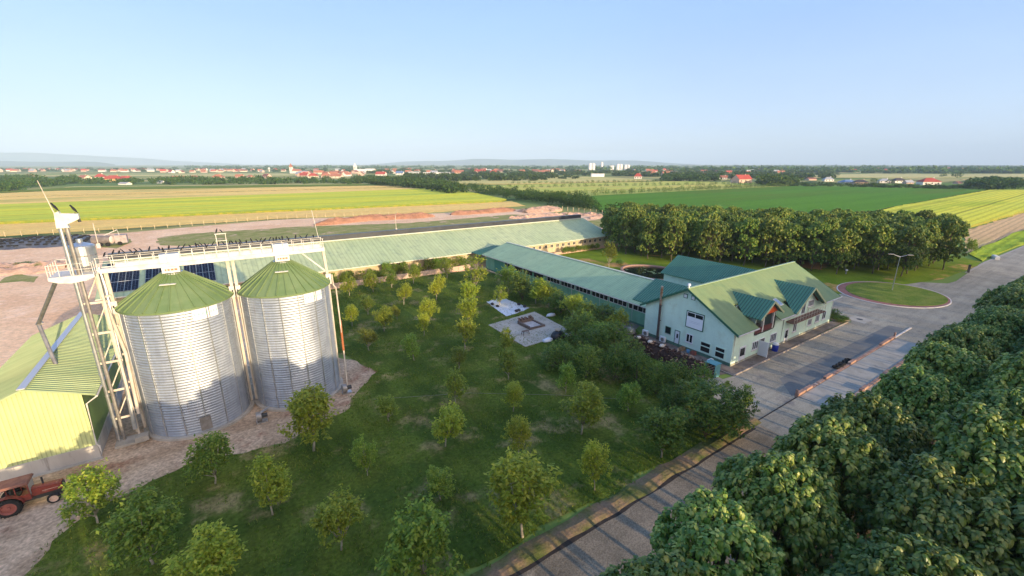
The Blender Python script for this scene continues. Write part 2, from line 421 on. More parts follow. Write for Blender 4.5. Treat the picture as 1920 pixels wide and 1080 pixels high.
def make_clump(seed, mat, n=260, leaf=.9, H=8.0, rad=3.6, z0=.6, nl=8):
    """far tree: a single mesh of leaf sprays on a short stem"""
    rng = np.random.default_rng(seed)
    lobes = []
    for i in range(nl):
        a = rng.uniform(0, 2 * PI); q = rad * math.sqrt(rng.uniform(0, 1)) * .6; z = rng.uniform(z0 + rad * .35, H - rad * .35)
        lobes.append((q * math.cos(a), q * math.sin(a), z, rad * rng.uniform(.35, .55)))
    P, D = lobed_points(rng, lobes, n, (.6, 1.08), -.8)
    az = np.arctan2(D[:, 1], D[:, 0]) + rng.normal(0, .7, n)
    return P, az, rng.normal(.35, .5, n), leaf * rng.uniform(.6, 1.3, n), rng
def clump_mesh(*a, **k):
    mat = a[1]; P, az, dr, sz, rng = make_clump(*a, **k)
    return leaves('far_tree', P, az, dr, sz, OVAL, OVAL_F, mat, rng, .8)
def merged_clumps(name, spots, mat, seed, n=120, leaf=1.5, nl=6):
    """one mass of trees: spots [(x,y,height,radius)]"""
    ps, azs, drs, szs = [], [], [], []
    rng = np.random.default_rng(seed)
    base = [make_clump(seed + i, None, n, leaf, 8, 4, .2, nl)[:4] for i in range(5)]
    for x, y, h, r in spots:
        P, az, dr, sz = base[rng.integers(5)]
        a = rng.uniform(0, 2 * PI); c, s = math.cos(a), math.sin(a)
        Q = np.stack([(P[:, 0] * c - P[:, 1] * s) * r / 4 + x, (P[:, 0] * s + P[:, 1] * c) * r / 4 + y, P[:, 2] * h / 8], 1)
        ps.append(Q); azs.append(az + a); drs.append(dr); szs.append(sz * max(r / 4, .5))
    me = leaves(name, np.concatenate(ps), np.concatenate(azs), np.concatenate(drs), np.concatenate(szs), OVAL, OVAL_F, mat, rng, .8)
    o = put(name, me); o['kind'] = 'stuff'; return o
BARK = M('bark', (.16, .12, .09), (.09, .07, .05), scale=3, rough=.9, stretch=(1, 1, .2))
PALEBARK = M('pale_bark', (.42, .38, .31), (.30, .26, .2), scale=3, rough=.9)
LBIG = leafmat('big_leaf', (.05, .115, .018), (.12, .195, .026), (.32, .34, .08), .15, .42, .42)
LGROVE = leafmat('grove_leaf', (.065, .14, .018), (.145, .205, .026), (.30, .31, .05), .22, .5, .35)
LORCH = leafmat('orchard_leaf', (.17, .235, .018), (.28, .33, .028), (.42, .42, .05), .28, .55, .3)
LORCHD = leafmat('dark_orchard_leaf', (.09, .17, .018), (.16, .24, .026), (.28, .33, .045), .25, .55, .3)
LYEL = leafmat('yellow_leaf', (.13, .15, .018), (.2, .2, .02), (.28, .26, .03), .3, .55, .3)
LBUSH = leafmat('bush_leaf', (.052, .12, .014), (.10, .18, .02), (.2, .25, .032), .22, .55, .3)
LFAR = leafmat('far_leaf', (.032, .08, .016), (.05, .10, .018), (.085, .125, .022), .15, .8, .1)
LFARL = leafmat('far_light_leaf', (.08, .14, .025), (.11, .17, .032), (.16, .2, .045), .15, .8, .1)
# ---- the road-side rows of big-leaved trees
BIG = [make_big(100 + i, LBIG, BARK, nros=760, per=14, leafsize=.325, H=H, rad=r) for i, (H, r) in enumerate(((12.3, 3.35), (12.9, 3.6), (11.8, 3.3), (12.6, 3.45)))]
def tree(name, protos, label, cat, loc, rot, sc, group):
    t = thing(name, label, cat, (loc[0], loc[1], 0), group); t.rotation_euler = (0, 0, rot)
    t.scale = sc if isinstance(sc, tuple) else (sc, sc, sc)
    put('trunk', protos[1], t); put('crown', protos[0], t)
    return t
row_u = {}
for r_, v0 in enumerate((8.1, 1.9, -4.0, -10.5)):  # fourth row stands out of view, added to shade the near road
    u = (-14.0, 0.0, 1.0, 2.0)[r_]; k = 0
    while u < (172, 150, 96, 46)[r_]:
        far = u > 75
        s = R.uniform(.92, 1.04) * (1.12 if r_ else 1)
        where = ('in the row edging the road', 'in the second row back from the road', 'in the third row back from the road', 'in the unseen fourth row added behind the others for shade')[r_]
        tree('paulownia_tree', BIG[R.randrange(4)], f'{nth(k)} big-leaved tree {where}, counted from the photo bottom', 'tree',
             (u + R.uniform(-.5, .5), v0 + R.uniform(-.45, .45)), R.uniform(0, 6.28), (s * R.uniform(.95, 1.05), s * R.uniform(.95, 1.05), s * R.uniform(.96, 1.12) * (.74 if u < -3 else 1)), 'big-leaved trees in rows along the road')
        u += R.uniform(4.7, 5.8); k += 1
# ---- the grove behind the farmhouse
GRV = [make_big(200 + i, LGROVE, BARK, nros=480, per=8, leafsize=.52, H=H, rad=r, cl=2.0) for i, (H, r) in enumerate(((13.6, 3.8), (14.6, 4.0), (14.0, 3.6)))]
grove_poly = [(103, 93), (108, 82), (113, 74), (120, 63), (128, 53), (137, 40), (146, 32), (163, 30), (174, 31), (185, 44), (176, 62), (160, 76), (148, 92), (135, 112), (117, 112)]
gk = 0
yy = 30.0; line = 0
while yy < 112:
    xx = 100 + (line % 2) * 2.6
    inrow = 0
    while xx < 188:
        p = (xx + R.uniform(-.9, .9), yy + R.uniform(-.8, .8))
        if inside(p, grove_poly):
            s = R.uniform(.9, 1.06)
            tree('grove_tree', GRV[R.randrange(3)], f'{nth(inrow)} broad-leaved tree in the {nth(line)} line of the grove from the road', 'tree', p, R.uniform(0, 6.28), (s, s, s * R.uniform(.94, 1.05)), 'trees of the grove behind the farmhouse')
            inrow += 1
        xx += 5.3
    yy += 5.0; line += 1
# ---- orchard trees: (picture column, base row, top row, crown width, kind)
ORCH = [make_round(300 + i * 7, LORCH, PALEBARK, n=3400, leaf=.23, H=4.0, rad=1.75, clear=.9, nl=13, spiky=.6) for i in range(5)]
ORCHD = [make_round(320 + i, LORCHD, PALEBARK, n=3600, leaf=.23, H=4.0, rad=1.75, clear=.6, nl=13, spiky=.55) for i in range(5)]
YEL = [make_round(340, LYEL, PALEBARK, n=3000, H=4.0, rad=1.8, clear=.7)]
BUSH = [make_round(350 + i, LBUSH, BARK, n=4200, H=3.0, rad=1.9, clear=.15, nl=15, spiky=.25, leaf=.17) for i in range(3)]
SLIM = [make_round(360 + i, LORCH, PALEBARK, n=2000, H=5.0, rad=1.2, clear=.7, nl=12) for i in range(2)]
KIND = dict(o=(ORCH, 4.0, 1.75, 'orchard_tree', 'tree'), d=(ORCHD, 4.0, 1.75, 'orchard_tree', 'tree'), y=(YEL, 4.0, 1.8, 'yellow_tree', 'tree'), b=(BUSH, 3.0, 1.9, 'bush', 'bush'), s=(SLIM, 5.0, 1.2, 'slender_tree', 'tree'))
def plant(px, base, top, width, kind, label, group):
    p = G(px, base); sc = px_per_m(p)
    protos, H0, r0, name, cat = KIND[kind]
    h = max(.7, height_at(p, top)); w = width / sc / 2 / (r0 * (.85 if kind == 'b' else 1.06))
    tree(name, protos[R.randrange(len(protos))], label, cat, p, R.uniform(0, 6.28), (w, w, h / H0), group)
near = [
 (588, 846, 733, 122, 'o', 'round leafy walnut with yellow-green top, in front of the silos'),
 (403, 908, 806, 88, 'd', 'slim dark green tree standing on the dirt edge below the left silo'),
 (512, 966, 868, 88, 'o', 'light green open-crowned young tree on the lawn below the left silo'),
 (183, 982, 882, 98, 'd', 'dense little tree in front of the red tractor nose'),
 (288, 1058, 928, 130, 'd', 'loose young tree with a bent pale trunk at the lower left'),
 (393, 1112, 1008, 135, 'o', 'bright green tree cut by the photo bottom, left of centre'),
 (689, 892, 818, 48, 'd', 'thin sapling with bare bent white trunk on the open lawn'),
 (640, 1032, 938, 100, 'o', 'medium round tree near the photo bottom, left of the tall pair'),
 (797, 1118, 958, 145, 'd', 'large dark tree cut by the photo bottom, centre'),
 (835, 838, 762, 80, 'o', 'bright yellow-green little tree in the middle of the lawn'),
 (827, 938, 872, 62, 'd', 'small sparse tree directly below the bright yellow-green one'),
 (980, 1008, 866, 150, 'o', 'largest orchard tree, standing at the lawn edge by the gravel road'),
 (972, 862, 785, 58, 'o', 'narrow tree above the largest orchard tree'),
 (1090, 815, 727, 92, 'o', 'full round tree in the row above the gravel road'),
 (1115, 920, 832, 66, 'o', 'narrow tree next to the sandy bank of the gravel road'),
 (962, 772, 718, 54, 'o', 'small green tree crossed by the thin garden cable'),
 (729, 790, 736, 46, 'd', 'small dark tree beside the bare brown patch'),
 (855, 756, 695, 50, 'd', 'dark bushy tree in the shaded middle of the orchard'),
 (1177, 772, 714, 50, 'd', 'dark conical tree left of the big bushes'),
 (1060, 738, 682, 46, 'd', 'dark tree below the concrete pad'),
 (720, 622, 576, 44, 'o', 'sunlit pale tree near the brown wall end of the orchard'),
 (692, 658, 618, 46, 'y', 'low yellow shrub-like tree right of the right silo'),
 (776, 676, 628, 42, 'd', 'low dark tree in the orchard centre'),
 (660, 612, 572, 36, 'o', 'thin pale tree beside the rusty pole of the right silo'),
 (757, 572, 530, 38, 'o', 'sunlit tree alone in the upper orchard'),
 (795, 630, 588, 36, 'o', 'slim lit tree left of the tall yellow-green line'),
 (860, 692, 645, 40, 'd', 'dark little tree at the shade edge below the yellow-green line'),
 (953, 712, 655, 48, 'd', 'dark tree left of the concrete pad corner'),
 (946, 664, 618, 38, 'o', 'leafy tree at the near corner of the concrete pad'),
 (872, 656, 600, 52, 'o', 'tallest sunlit tree of the yellow-green line'),
 (878, 614, 562, 50, 'o', 'sunlit tree second from the near end of the yellow-green line'),
 (882, 574, 530, 44, 'o', 'sunlit tree third in the yellow-green line towards the barn'),
 (806, 606, 560, 44, 'o', 'sunlit tree below another in the short pair'),
 (818, 562, 516, 42, 'o', 'sunlit tree above another in the short pair'),
 (888, 548, 476, 52, 's', 'tallest conical tree at the corner of the two barns'),
 (838, 522, 478, 30, 's', 'upright tree against the pale wall, left of the conical one'),
 (936, 572, 534, 32, 's', 'lit slim tree beside the white tarpaulin'),
 (700, 548, 512, 40, 'o', 'faint tree in front of the pale low wall'),
 (655, 555, 520, 34, 'o', 'small tree in front of the pale wall end by the silo'),
 (735, 540, 506, 34, 'd', 'short tree in the sunlit grass under the pale wall'),
 (775, 532, 500, 32, 'o', 'little tree nearest the middle of the pale wall'),
 (690, 590, 556, 34, 'd', 'hazy thin tree between two lit ones, upper orchard'),
 (745, 600, 572, 22, 'o', 'very narrow sapling near the middle of the upper orchard'),
 (1240, 858, 776, 95, 'd', 'dark round tree by the sandy bank, under the large bush'),
]
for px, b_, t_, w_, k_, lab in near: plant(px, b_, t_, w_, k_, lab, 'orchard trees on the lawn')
hedge = [
 (952, 548, 500, 56, 'd'), (978, 562, 512, 52, 'b'), (1004, 570, 524, 54, 'o'), (1030, 576, 532, 56, 'o'), (1050, 588, 546, 52, 'b'), (1074, 600, 556, 54, 'o'),
 (1100, 614, 566, 58, 'd'), (1128, 620, 574, 56, 'b'), (1152, 628, 580, 50, 'o'), (1088, 640, 586, 66, 'b'), (1122, 652, 598, 68, 'd'), (1150, 660, 608, 56, 'b')]
for i, (px, b_, t_, w_, k_) in enumerate(hedge): plant(px, b_, t_, w_, k_, f'{nth(i)} leafy shrub in the row along the low barn, from the far barn corner', 'shrubs along the low barn wall')
mass = [
 (1048, 690, 642, 62, 'b', 'dark bush beside the dark mound on the concrete pad'), (1108, 672, 615, 64, 'b', 'dense bush between the concrete pad and the barn'),
 (1150, 712, 640, 62, 'b', 'tall dark bush at the near end of the wood pile'), (1192, 722, 660, 60, 'b', 'dark bush in front of the left part of the wood pile'),
 (1228, 738, 676, 58, 'b', 'dark bush in front of the middle of the wood pile'), (1266, 748, 680, 62, 'b', 'dark bush in front of the right part of the wood pile'),
 (1303, 748, 676, 58, 'b', 'bush hiding the right end of the wood pile'), (1322, 818, 728, 128, 'b', 'biggest dense bush at the corner of the lawn and the road'),
 (1375, 806, 732, 60, 'b', 'bush on the road corner right of the biggest one'), (1362, 726, 714, 16, 's', 'tiny sapling standing alone at the tarmac edge'),
 (1394, 772, 720, 36, 's', 'slender sapling over the road corner bush'), (1180, 690, 636, 50, 'b', 'bush left of the stacked planks'),
 (1100, 708, 652, 58, 'b', 'dark bush on the lawn below the covered stack on the pad'),
 (1256, 792, 730, 60, 'b', 'dark bush touching the biggest bush on its lawn side')]
for px, b_, t_, w_, k_, lab in mass: plant(px, b_, t_, w_, k_, lab, 'dark bushes round the wood pile and road corner')
# shrubs at the foot of the long barn
for i in range(17):
    u = 21.5 + i * 2.15 + R.uniform(-.4, .4); h = R.uniform(2.9, 4.3)
    protos, H0, r0, name, cat = KIND['s' if R.random() < .35 else 'd']
    w = R.uniform(.85, 1.15)
    tree('shrub', protos[R.randrange(len(protos))], f'{nth(i)} tall shrub behind the pale low wall, from the silo end', 'shrub', (u, 106.1 + R.uniform(-.3, .3)), R.uniform(0, 6.28), (w, w, h / H0), 'shrubs behind the pale low wall')
for i in range(9):
    u = 92 + i * 1.75
    tree('shrub', ORCHD[i % 3], f'{nth(i)} shrub at the sunlit end wall of the long barn, from the low barn', 'shrub', (u, 105.3 + R.uniform(-.3, .3)), R.uniform(0, 6.28), (.62, .62, R.uniform(.5, .62)), 'shrubs under the sunlit wall of the long barn')
# garden behind the low barn
plant(1142, 502, 456, 34, 'y', 'yellow-green weeping tree beside the round pond', 'garden plants by the pond')
plant(1163, 497, 484, 16, 'b', 'small round bush next to the yellow weeping tree', 'garden plants by the pond')
plant(1562, 598, 580, 20, 'b', 'small bush in the kerbed bed at the farmhouse corner', 'bed plants at the farmhouse corner')
plant(1575, 604, 592, 26, 'b', 'low green clump in the kerbed bed at the farmhouse corner', 'bed plants at the farmhouse corner')
plant(1818, 478, 444, 22, 'd', 'small rounded tree standing just past the right end of the grove', 'garden plants by the pond')
# ------------------------------------------------------------------ ground, fields, roads
def sheet(name, poly, z, mat):
    b = MB(); b.sheet(poly, z); return struct(b.build(name, mat))
def P_(pts): return [G(*p) for p in pts]
MGROUND = M('far_farmland', (.16, .24, .06), (.42, .37, .14), scale=.004, lohi=(.42, .58), rough=.95, stretch=(.5, 1.6, 1), spec=.05, c3=(.05, .10, .03), scale3=.009, lohi3=(.5, .6))
b = MB()
ring = [ellipse(0, 0, r, r, 64) for r in (60, 400, 2500, 14800)]
b.sheet(ring[0], 0)
for i in range(3):
    for j in range(64):
        k = (j + 1) % 64
        b.face([(*ring[i][j], 0), (*ring[i + 1][j], 0), (*ring[i + 1][k], 0), (*ring[i][k], 0)])
struct(b.build('ground', MGROUND))
# bare yard round the barns
MDIRT = M('yard_dirt', (.92, .62, .39), (.80, .50, .30), scale=.05, rough=.95, spec=.05, bmp=1.0, bscale=1.6, bdist=.35, c3=(.96, .68, .48), scale3=.22, lohi3=(.5, .7), fine=.22, fscale=1.2)
sheet('yard_ground', ragged(P_([(-420, 900), (-420, 470), (0, 447), (240, 436), (520, 412), (760, 403), (985, 392), (1060, 402), (1168, 402), (1175, 500), (700, 560), (560, 700), (420, 900), (0, 1100)]), 4, .6, 2), .02, MDIRT)
MGRAVEL = M('gravel_yard', (.56, .41, .28), (.40, .28, .18), scale=.3, rough=.95, spec=.05, bmp=.9, bscale=7, bdist=.08, c3=(.30, .16, .10), scale3=.22, lohi3=(.52, .68), fine=.5, fscale=3)
sheet('gravel_ground', ragged([(-30, 30), (-13, 38), (-9, 44), (-4, 46.5), (3, 46), (9, 48.6), (13, 52), (16.6, 57), (14, 63), (10, 68), (-6, 70), (-30, 66)], 1.2, .5, 3), .028, MGRAVEL)
# orchard lawn
MLAWN = M('lawn', (.125, .165, .024), (.062, .105, .016), scale=.13, lohi=(.38, .62), rough=.95, spec=.05, bmp=1.0, bscale=5, bdist=.16, c3=(.33, .26, .11), scale3=.17, lohi3=(.52, .68), fine=.45, fscale=3.2, streak=((.5, .06, 1), .3))
lawn_poly = [(9.5, 74), (13.2, 67), (15.6, 57), (9.2, 49), (2.6, 46), (-5, 47.5), (-11, 45.5), (-14, 42.5), (-15.2, 37), (-14, 28), (2, 22.4), (20, 22.2), (45.6, 21.6), (47.5, 27), (51, 31), (55, 43), (59.5, 48), (59.8, 102), (50, 104), (9, 104.6)]
sheet('lawn_ground', ragged(lawn_poly, 1.0, .45, 5), .05, MLAWN)
MGARDEN = M('garden_lawn', (.17, .24, .018), (.125, .19, .015), scale=.2, rough=.95, spec=.05, c3=(.5, .28, .11), scale3=.06, lohi3=(.56, .66), fine=.25, fscale=3)
sheet('garden_ground', [(75.8, 46), (150, 27.8), (178, 26.6), (188, 27.6), (200, 52), (150, 122), (120, 124), (116, 107), (76.5, 106.5)], .04, MGARDEN)
# tufts of longer grass: nobody could count them
rng = np.random.default_rng(5)
tp = []
while len(tp) < 24000:
    p = (rng.uniform(-16, 60), rng.uniform(21.5, 104))
    if inside(p, lawn_poly) and mnoise.noise((p[0] * .16, p[1] * .16, 3)) + rng.uniform(-.5, .5) > 0: tp.append(p)
edge = ragged(lawn_poly, .22, .5, 5)
tp += [(x + rng.normal(0, .25), y + rng.normal(0, .25)) for x, y in edge if rng.uniform() < .8]
tp = np.array(tp); k = 4; n = len(tp) * k
pos = np.repeat(np.concatenate([tp, np.full((len(tp), 1), .04)], 1), k, 0); pos[:, :2] += rng.normal(0, .09, (n, 2))
MTUFT = leafmat('grass_blades', (.065, .12, .011), (.10, .165, .016), (.22, .22, .045), .25, .7, .15)
GT = np.array([(0, .16, 0), (0, -.16, 0), (1, 0, 0)], float)
o = put('grass', leaves('grass', pos, rng.uniform(0, 6.28, n), -rng.uniform(.5, 1.2, n), rng.uniform(.10, .30, n), GT, [(0, 1, 2)], MTUFT, rng)); o['kind'] = 'stuff'
# sandy bank and gutter along the gravel road
MBANK = M('bank_sand', (.31, .20, .125), (.12, .14, .04), scale=.35, rough=.95, spec=.05, bmp=.8, bscale=4, bdist=.1, c3=(.07, .10, .03), scale3=.35, lohi3=(.56, .7), fine=.25, fscale=5)
b = MB(); n = 90; us = [-20 + 67.5 * i / n for i in range(n + 1)]
prof = ((20.0, -.0), (20.35, .10), (20.6, .15), (20.95, .18), (21.35, .12), (21.8, .03))
rows = [[(u + .1, v + .35 * mnoise.noise((u * .3, v, 1)) + (1.5 if u > 44 else 0) * 0, z * (1 + .5 * mnoise.noise((u * .5, v * 2, 4)))) for v, z in prof] for u in us]
for i in range(n):
    for j in range(len(prof) - 1): b.face([rows[i][j], rows[i + 1][j], rows[i + 1][j + 1], rows[i][j + 1]])
struct(b.build('roadside_bank', MBANK, smooth=True))
MROADG = M('gravel_road', (.31, .25, .18), (.205, .168, .122), scale=.22, rough=.95, spec=.08, bmp=.8, bscale=9, bdist=.05, streak=((.03, .8, 1), .22), c3=(.38, .31, .225), scale3=.5, lohi3=(.55, .75), fine=.45, fscale=9)
sheet('gravel_road', [(-30, 11.5), (46.5, 11.5), (47, 20.3), (-30, 20.2)], .034, MROADG)
MGUT = M('gutter_soil', (.035, .028, .024), (.06, .045, .035), scale=1, rough=.9)
sheet('roadside_gutter', ragged([(-20, 19.75), (46, 19.9), (46, 20.35), (-20, 20.25)], 1, .1, 8), .042, MGUT)
sheet('plantation_ground', [(-30, 11.6), (190, 11.6), (190, -30), (-30, -30)], .026, M('plantation_soil', (.20, .12, .075), (.13, .10, .055), scale=.4, rough=.95, spec=.05, fine=.3, fscale=3, c3=(.07, .09, .03), scale3=.3))
# tarmac
MASPH = M('tarmac', (.385, .345, .27), (.30, .27, .215), scale=.14, rough=.85, spec=.2, bmp=.25, bscale=14, bdist=.03, c3=(.19, .17, .16), scale3=.3, lohi3=(.54, .75), fine=.25, fscale=7, cracks=.45, streak=((.04, .9, 1), .16))
asph = [(46.5, 11.4), (240, 11.4), (240, 25.0), (187, 26.2), (164, 25.9), (150, 25.3), (145.5, 25.8), (141.5, 30), (139, 35), (137, 41), (132, 47), (126, 51), (112, 47), (103, 41.5), (98, 37), (93.8, 34.5), (93.8, 28.2), (56, 28.2), (53.8, 28.5), (54, 33), (52, 32), (48.5, 26.8), (46.8, 23)]
sheet('tarmac_yard', asph, .03, MASPH)
MPATCH = M('new_tarmac', (.20, .195, .18), (.165, .16, .15), scale=.3, rough=.75, spec=.25, fine=.15, fscale=8)
sheet('new_tarmac_strip', [(56.6, 21.1), (98.2, 21.3), (97.8, 23.4), (75, 23.9), (60.3, 24.3)], .034, MPATCH)
sheet('far_road', [(240, 11.4), (640, 6), (640, 18), (240, 25)], .03, MASPH)
sheet('road_edge_strip', [(164, 25.9), (187, 26.2), (240, 25.0), (240, 25.5), (187, 26.9), (164, 26.5)], .036, M('edge_concrete', (.36, .32, .28), rough=.9))
MCONC = M('concrete', (.46, .42, .36), (.37, .34, .29), scale=.5, rough=.9, spec=.15, c3=(.28, .25, .22), scale3=.9, lohi3=(.55, .75), fine=.12, fscale=7)
MCONCD = M('dirty_concrete', (.23, .19, .16), (.16, .13, .11), scale=.6, rough=.9, spec=.15, c3=(.10, .08, .065), scale3=.9, lohi3=(.52, .72), fine=.25, fscale=6)
sheet('manhole_slab', [(95.2, 26.2), (98.8, 26.0), (99.2, 28.9), (95.6, 29.2)], .036, MCONC)
sheet('manhole_cover', ellipse(97.3, 27.6, .5, .5, 16), .042, M('iron', (.06, .06, .06), rough=.6))
# terrace (raised slab) round the farmhouse, with kerb lip
b = MB(); b.prism([(55.9, 28.3), (93.6, 28.6), (93.6, 30.05), (58.05, 30.05), (58.05, 45.5), (55.9, 45.5)], -.05, .14)
struct(b.build('farmhouse_pavement', MCONCD))
b = MB(); b.box(55.75, 93.6, 28.12, 28.28, -.05, .17); b.box(55.74, 55.88, 28.3, 45.5, -.05, .17)
struct(b.build('pavement_kerb', M('kerb_concrete', (.42, .34, .29), (.3, .25, .21), scale=1, rough=.9)))
sheet('work_yard', ragged([(51, 30), (55.7, 29), (55.7, 46), (60.5, 48.2), (60.5, 56), (57.5, 52), (53, 45)], 1, .25, 4), .06, MCONCD)
# kerbed bed at the farmhouse corner
b = MB(); bed = ellipse(94.6, 31.2, 2.0, 2.9, 28, .3)
b.prism(bed, -.05, .16); kerb = b.build('flower_bed_kerb', M('bed_kerb', (.36, .27, .22), rough=.9)); struct(kerb)
sheet('flower_bed', ellipse(94.6, 31.2, 1.8, 2.7, 28, .3), .17, MLAWN)
# roundabout
MKERB = M('red_kerb', (.34, .15, .12), (.26, .12, .10), scale=1, rough=.85); MKW = M('white_kerb', (.62, .56, .52), rough=.85)
c_ = (123.2, 30.4)
b = MB(); b.prism(ellipse(*c_, 11.7, 9.7, 64), -.05, .13); struct(b.build('roundabout_kerb', MKW))
b = MB(); b.prism(ellipse(*c_, 11.45, 9.5, 64), .05, .137); struct(b.build('roundabout_apron', MKERB))
b = MB(); e1 = ellipse(c_[0] + .6, c_[1] - .4, 10.4, 8.6, 64)
b.prism(e1, .1, .2)
struct(b.build('roundabout_lawn', M('island_grass', (.13, .19, .03), (.2, .23, .045), scale=.4, rough=.95, spec=.05, fine=.35, fscale=4, c3=(.2, .17, .07), scale3=.3, lohi3=(.6, .75))))
# concrete pad in the orchard
b = MB(); b.prism([(38.3, 63.9), (38.0, 52.2), (48.6, 52.6), (49.6, 65.1)], -.05, .12); struct(b.build('concrete_pad', MCONC))
# pond
b = MB(); b.lathe(0, 0, [(1, 0), (1.0, .45), (.93, .47), (.93, .05)], 64)
rim = MB(); rim.v = [(94.9 + x * 7.4, 72.8 + y * 9.4, z) for x, y, z in b.v]; rim.f = b.f; rim.m = b.m
struct(rim.build('pond_rim', M('pond_stone', (.38, .22, .18), (.30, .2, .17), scale=2, rough=.9)))
mw, nt, bb = nodes('pond_water'); bb.inputs['Base Color'].default_value = (.008, .016, .012, 1); bb.inputs['Roughness'].default_value = .12
bump(nt, bb, noise(nt, coords(nt), 3), .05, .02)
sheet('pond_water', ellipse(94.9, 72.8, 7.0, 9.0, 48), .12, mw)
# ---- crop fields, built at their real height so their edges show
def crop(name, pts, h, c1, c2, rot, row=3.0, c3=None, side=None, tram=0.0, sc=.02, lohi3=(.48, .66)):
    m, nt, bb = nodes(name)
    v0 = coords(nt, (1, 1, 1), rot); vs = coords(nt, (.08, 1, 1), rot)
    col = mix(nt, ramp(nt, noise(nt, vs, sc * 4, 5, .6), .35, .65), c1, c2)
    if c3: col = mix(nt, ramp(nt, noise(nt, coords(nt, (.25, 1, 1), rot), sc, 6, .65), *lohi3), col, c3)
    w = ramp(nt, wave(nt, v0, 2 * PI / 20 / row, 'Y', .4), .1, .5)
    g = N(nt, 'ShaderNodeMapRange'); g.inputs['To Min'].default_value = .84; g.inputs['To Max'].default_value = 1.05; L(nt, w, g.inputs['Value'])
    col = mix(nt, 1.0, col, g.outputs['Result'], 'MULTIPLY')
    if tram:
        w = ramp(nt, wave(nt, v0, 2 * PI / 20 / tram, 'Y', .3), .0, .02)
        g = N(nt, 'ShaderNodeMapRange'); g.inputs['To Min'].default_value = .62; L(nt, w, g.inputs['Value'])
        col = mix(nt, 1.0, col, g.outputs['Result'], 'MULTIPLY')
    f = noise(nt, coords(nt, (.3, 1, 1), rot), .9, 5, .65); g = N(nt, 'ShaderNodeMapRange'); g.inputs['From Min'].default_value = .25; g.inputs['From Max'].default_value = .75
    g.inputs['To Min'].default_value = .78; g.inputs['To Max'].default_value = 1.22; L(nt, f, g.inputs['Value'])
    col = mix(nt, 1.0, col, g.outputs['Result'], 'MULTIPLY')
    L(nt, col, bb.inputs['Base Color']); bb.inputs['Roughness'].default_value = .95; bb.inputs['Specular IOR Level'].default_value = .05
    bump(nt, bb, noise(nt, coords(nt), 1.1, 4, .7), 1.0, .55)
    sm = M(name + '_edge', side or tuple(x * .5 for x in c1), tuple(x * .35 for x in c1), scale=.4, rough=.95)
    b = MB(); b.prism(ragged(P_(pts), 7, .8, 3), 0, h, 1, 0); return struct(b.build(name, [m, sm]))
def ang(a, b_): p, q = G(*a), G(*b_); return -math.atan2(q[1] - p[1], q[0] - p[0])
ra = ang((0, 420), (940, 378))
crop('stubble_field', [(-420, 462), (0, 443), (520, 410), (760, 402), (985, 386), (960, 377), (938, 379), (0, 421), (-420, 440)], .12, (.95, .66, .22), (.88, .58, .19), ra, 2.2, (.56, .46, .13))
crop('green_barley_field', [(-420, 441), (0, 421), (938, 379), (950, 376), (842, 353.5), (0, 386), (-420, 402)], 1.1, (.78, .72, .07), (.62, .66, .08), ra, 5, (.46, .55, .08), (.14, .2, .02), 34, .012)
crop('ripe_wheat_field', [(-420, 402.5), (0, 386.3), (842, 353.8), (765, 352), (0, 371.5), (-420, 382)], .6, (.95, .67, .22), (.88, .61, .2), ra, 5, (.58, .48, .13), (.12, .1, .03))
crop('far_wheat_field', [(-420, 381.5), (0, 371), (765, 351.6), (745, 348.5), (110, 359), (0, 364), (-420, 374)], .8, (.95, .66, .22), (.88, .60, .2), ra, 5, (.56, .46, .13), (.12, .09, .03))
crop('green_strip_field', [(-60, 365), (110, 359), (745, 348.3), (735, 345.8), (140, 352.5)], 1.2, (.16, .22, .035), (.2, .26, .04), ra, 6, None, (.05, .08, .02))
crop('pale_strip_field', [(120, 352.2), (735, 345.6), (720, 344.2), (140, 350.6)], .6, (.75, .64, .28), (.68, .57, .22), ra, 6)
rb = ang((1100, 373), (1480, 350))
crop('maize_field', [(1098, 374), (1110, 368.5), (1480, 350.5), (1500, 350), (1850, 357), (1672, 390), (1560, 416), (1150, 416)], .9, (.11, .26, .025), (.09, .22, .022), rb, 1.6, (.12, .2, .025), (.03, .06, .012), 0, .012)
rc = ang((1672, 390), (1850, 357))
crop('yellow_rape_field', [(1678, 390), (1856, 357.5), (2100, 357), (2100, 371), (1920, 398), (1806, 432), (1560, 430), (1560, 417)], 1.0, (.74, .68, .07), (.64, .64, .08), rc, 4, (.46, .52, .05), (.2, .2, .03), 26)
crop('ploughed_field', [(1806, 433), (1920, 399), (2100, 372), (2100, 385), (1920, 430), (1815, 476)], .08, (.68, .46, .24), (.62, .41, .21), rc, 2.2, (.52, .4, .17))
crop('verge_grass', [(1815, 477), (1920, 431), (2100, 386), (2100, 400), (1920, 458), (1836, 490)], .35, (.42, .5, .04), (.28, .4, .04), rc, 3, (.16, .26, .03), None, 0, .15)
crop('oat_field', [(800, 346), (960, 333), (1100, 331.5), (1250, 338.5), (1100, 342.5), (960, 346)], .8, (.68, .57, .22), (.6, .52, .18), rb, 6, (.54, .5, .16))
crop('lower_oat_field', [(860, 352), (965, 347), (1245, 340), (1480, 342), (1470, 346), (1130, 356), (1000, 362), (930, 358)], .3, (.62, .58, .14), (.46, .52, .1), rb, 6, (.66, .53, .16))
crop('orchard_grass_strip', [(960, 364), (1130, 357), (1480, 346.5), (1480, 349), (1130, 366), (1100, 372), (1060, 370)], .2, (.36, .42, .08), (.54, .5, .14), rb, 6)
crop('left_far_field', [(0, 326.5), (430, 324.5), (640, 327), (620, 330), (300, 331), (0, 330)], .5, (.62, .54, .23), (.54, .5, .19), 0, 8, (.2, .28, .07), None, 0, .004)
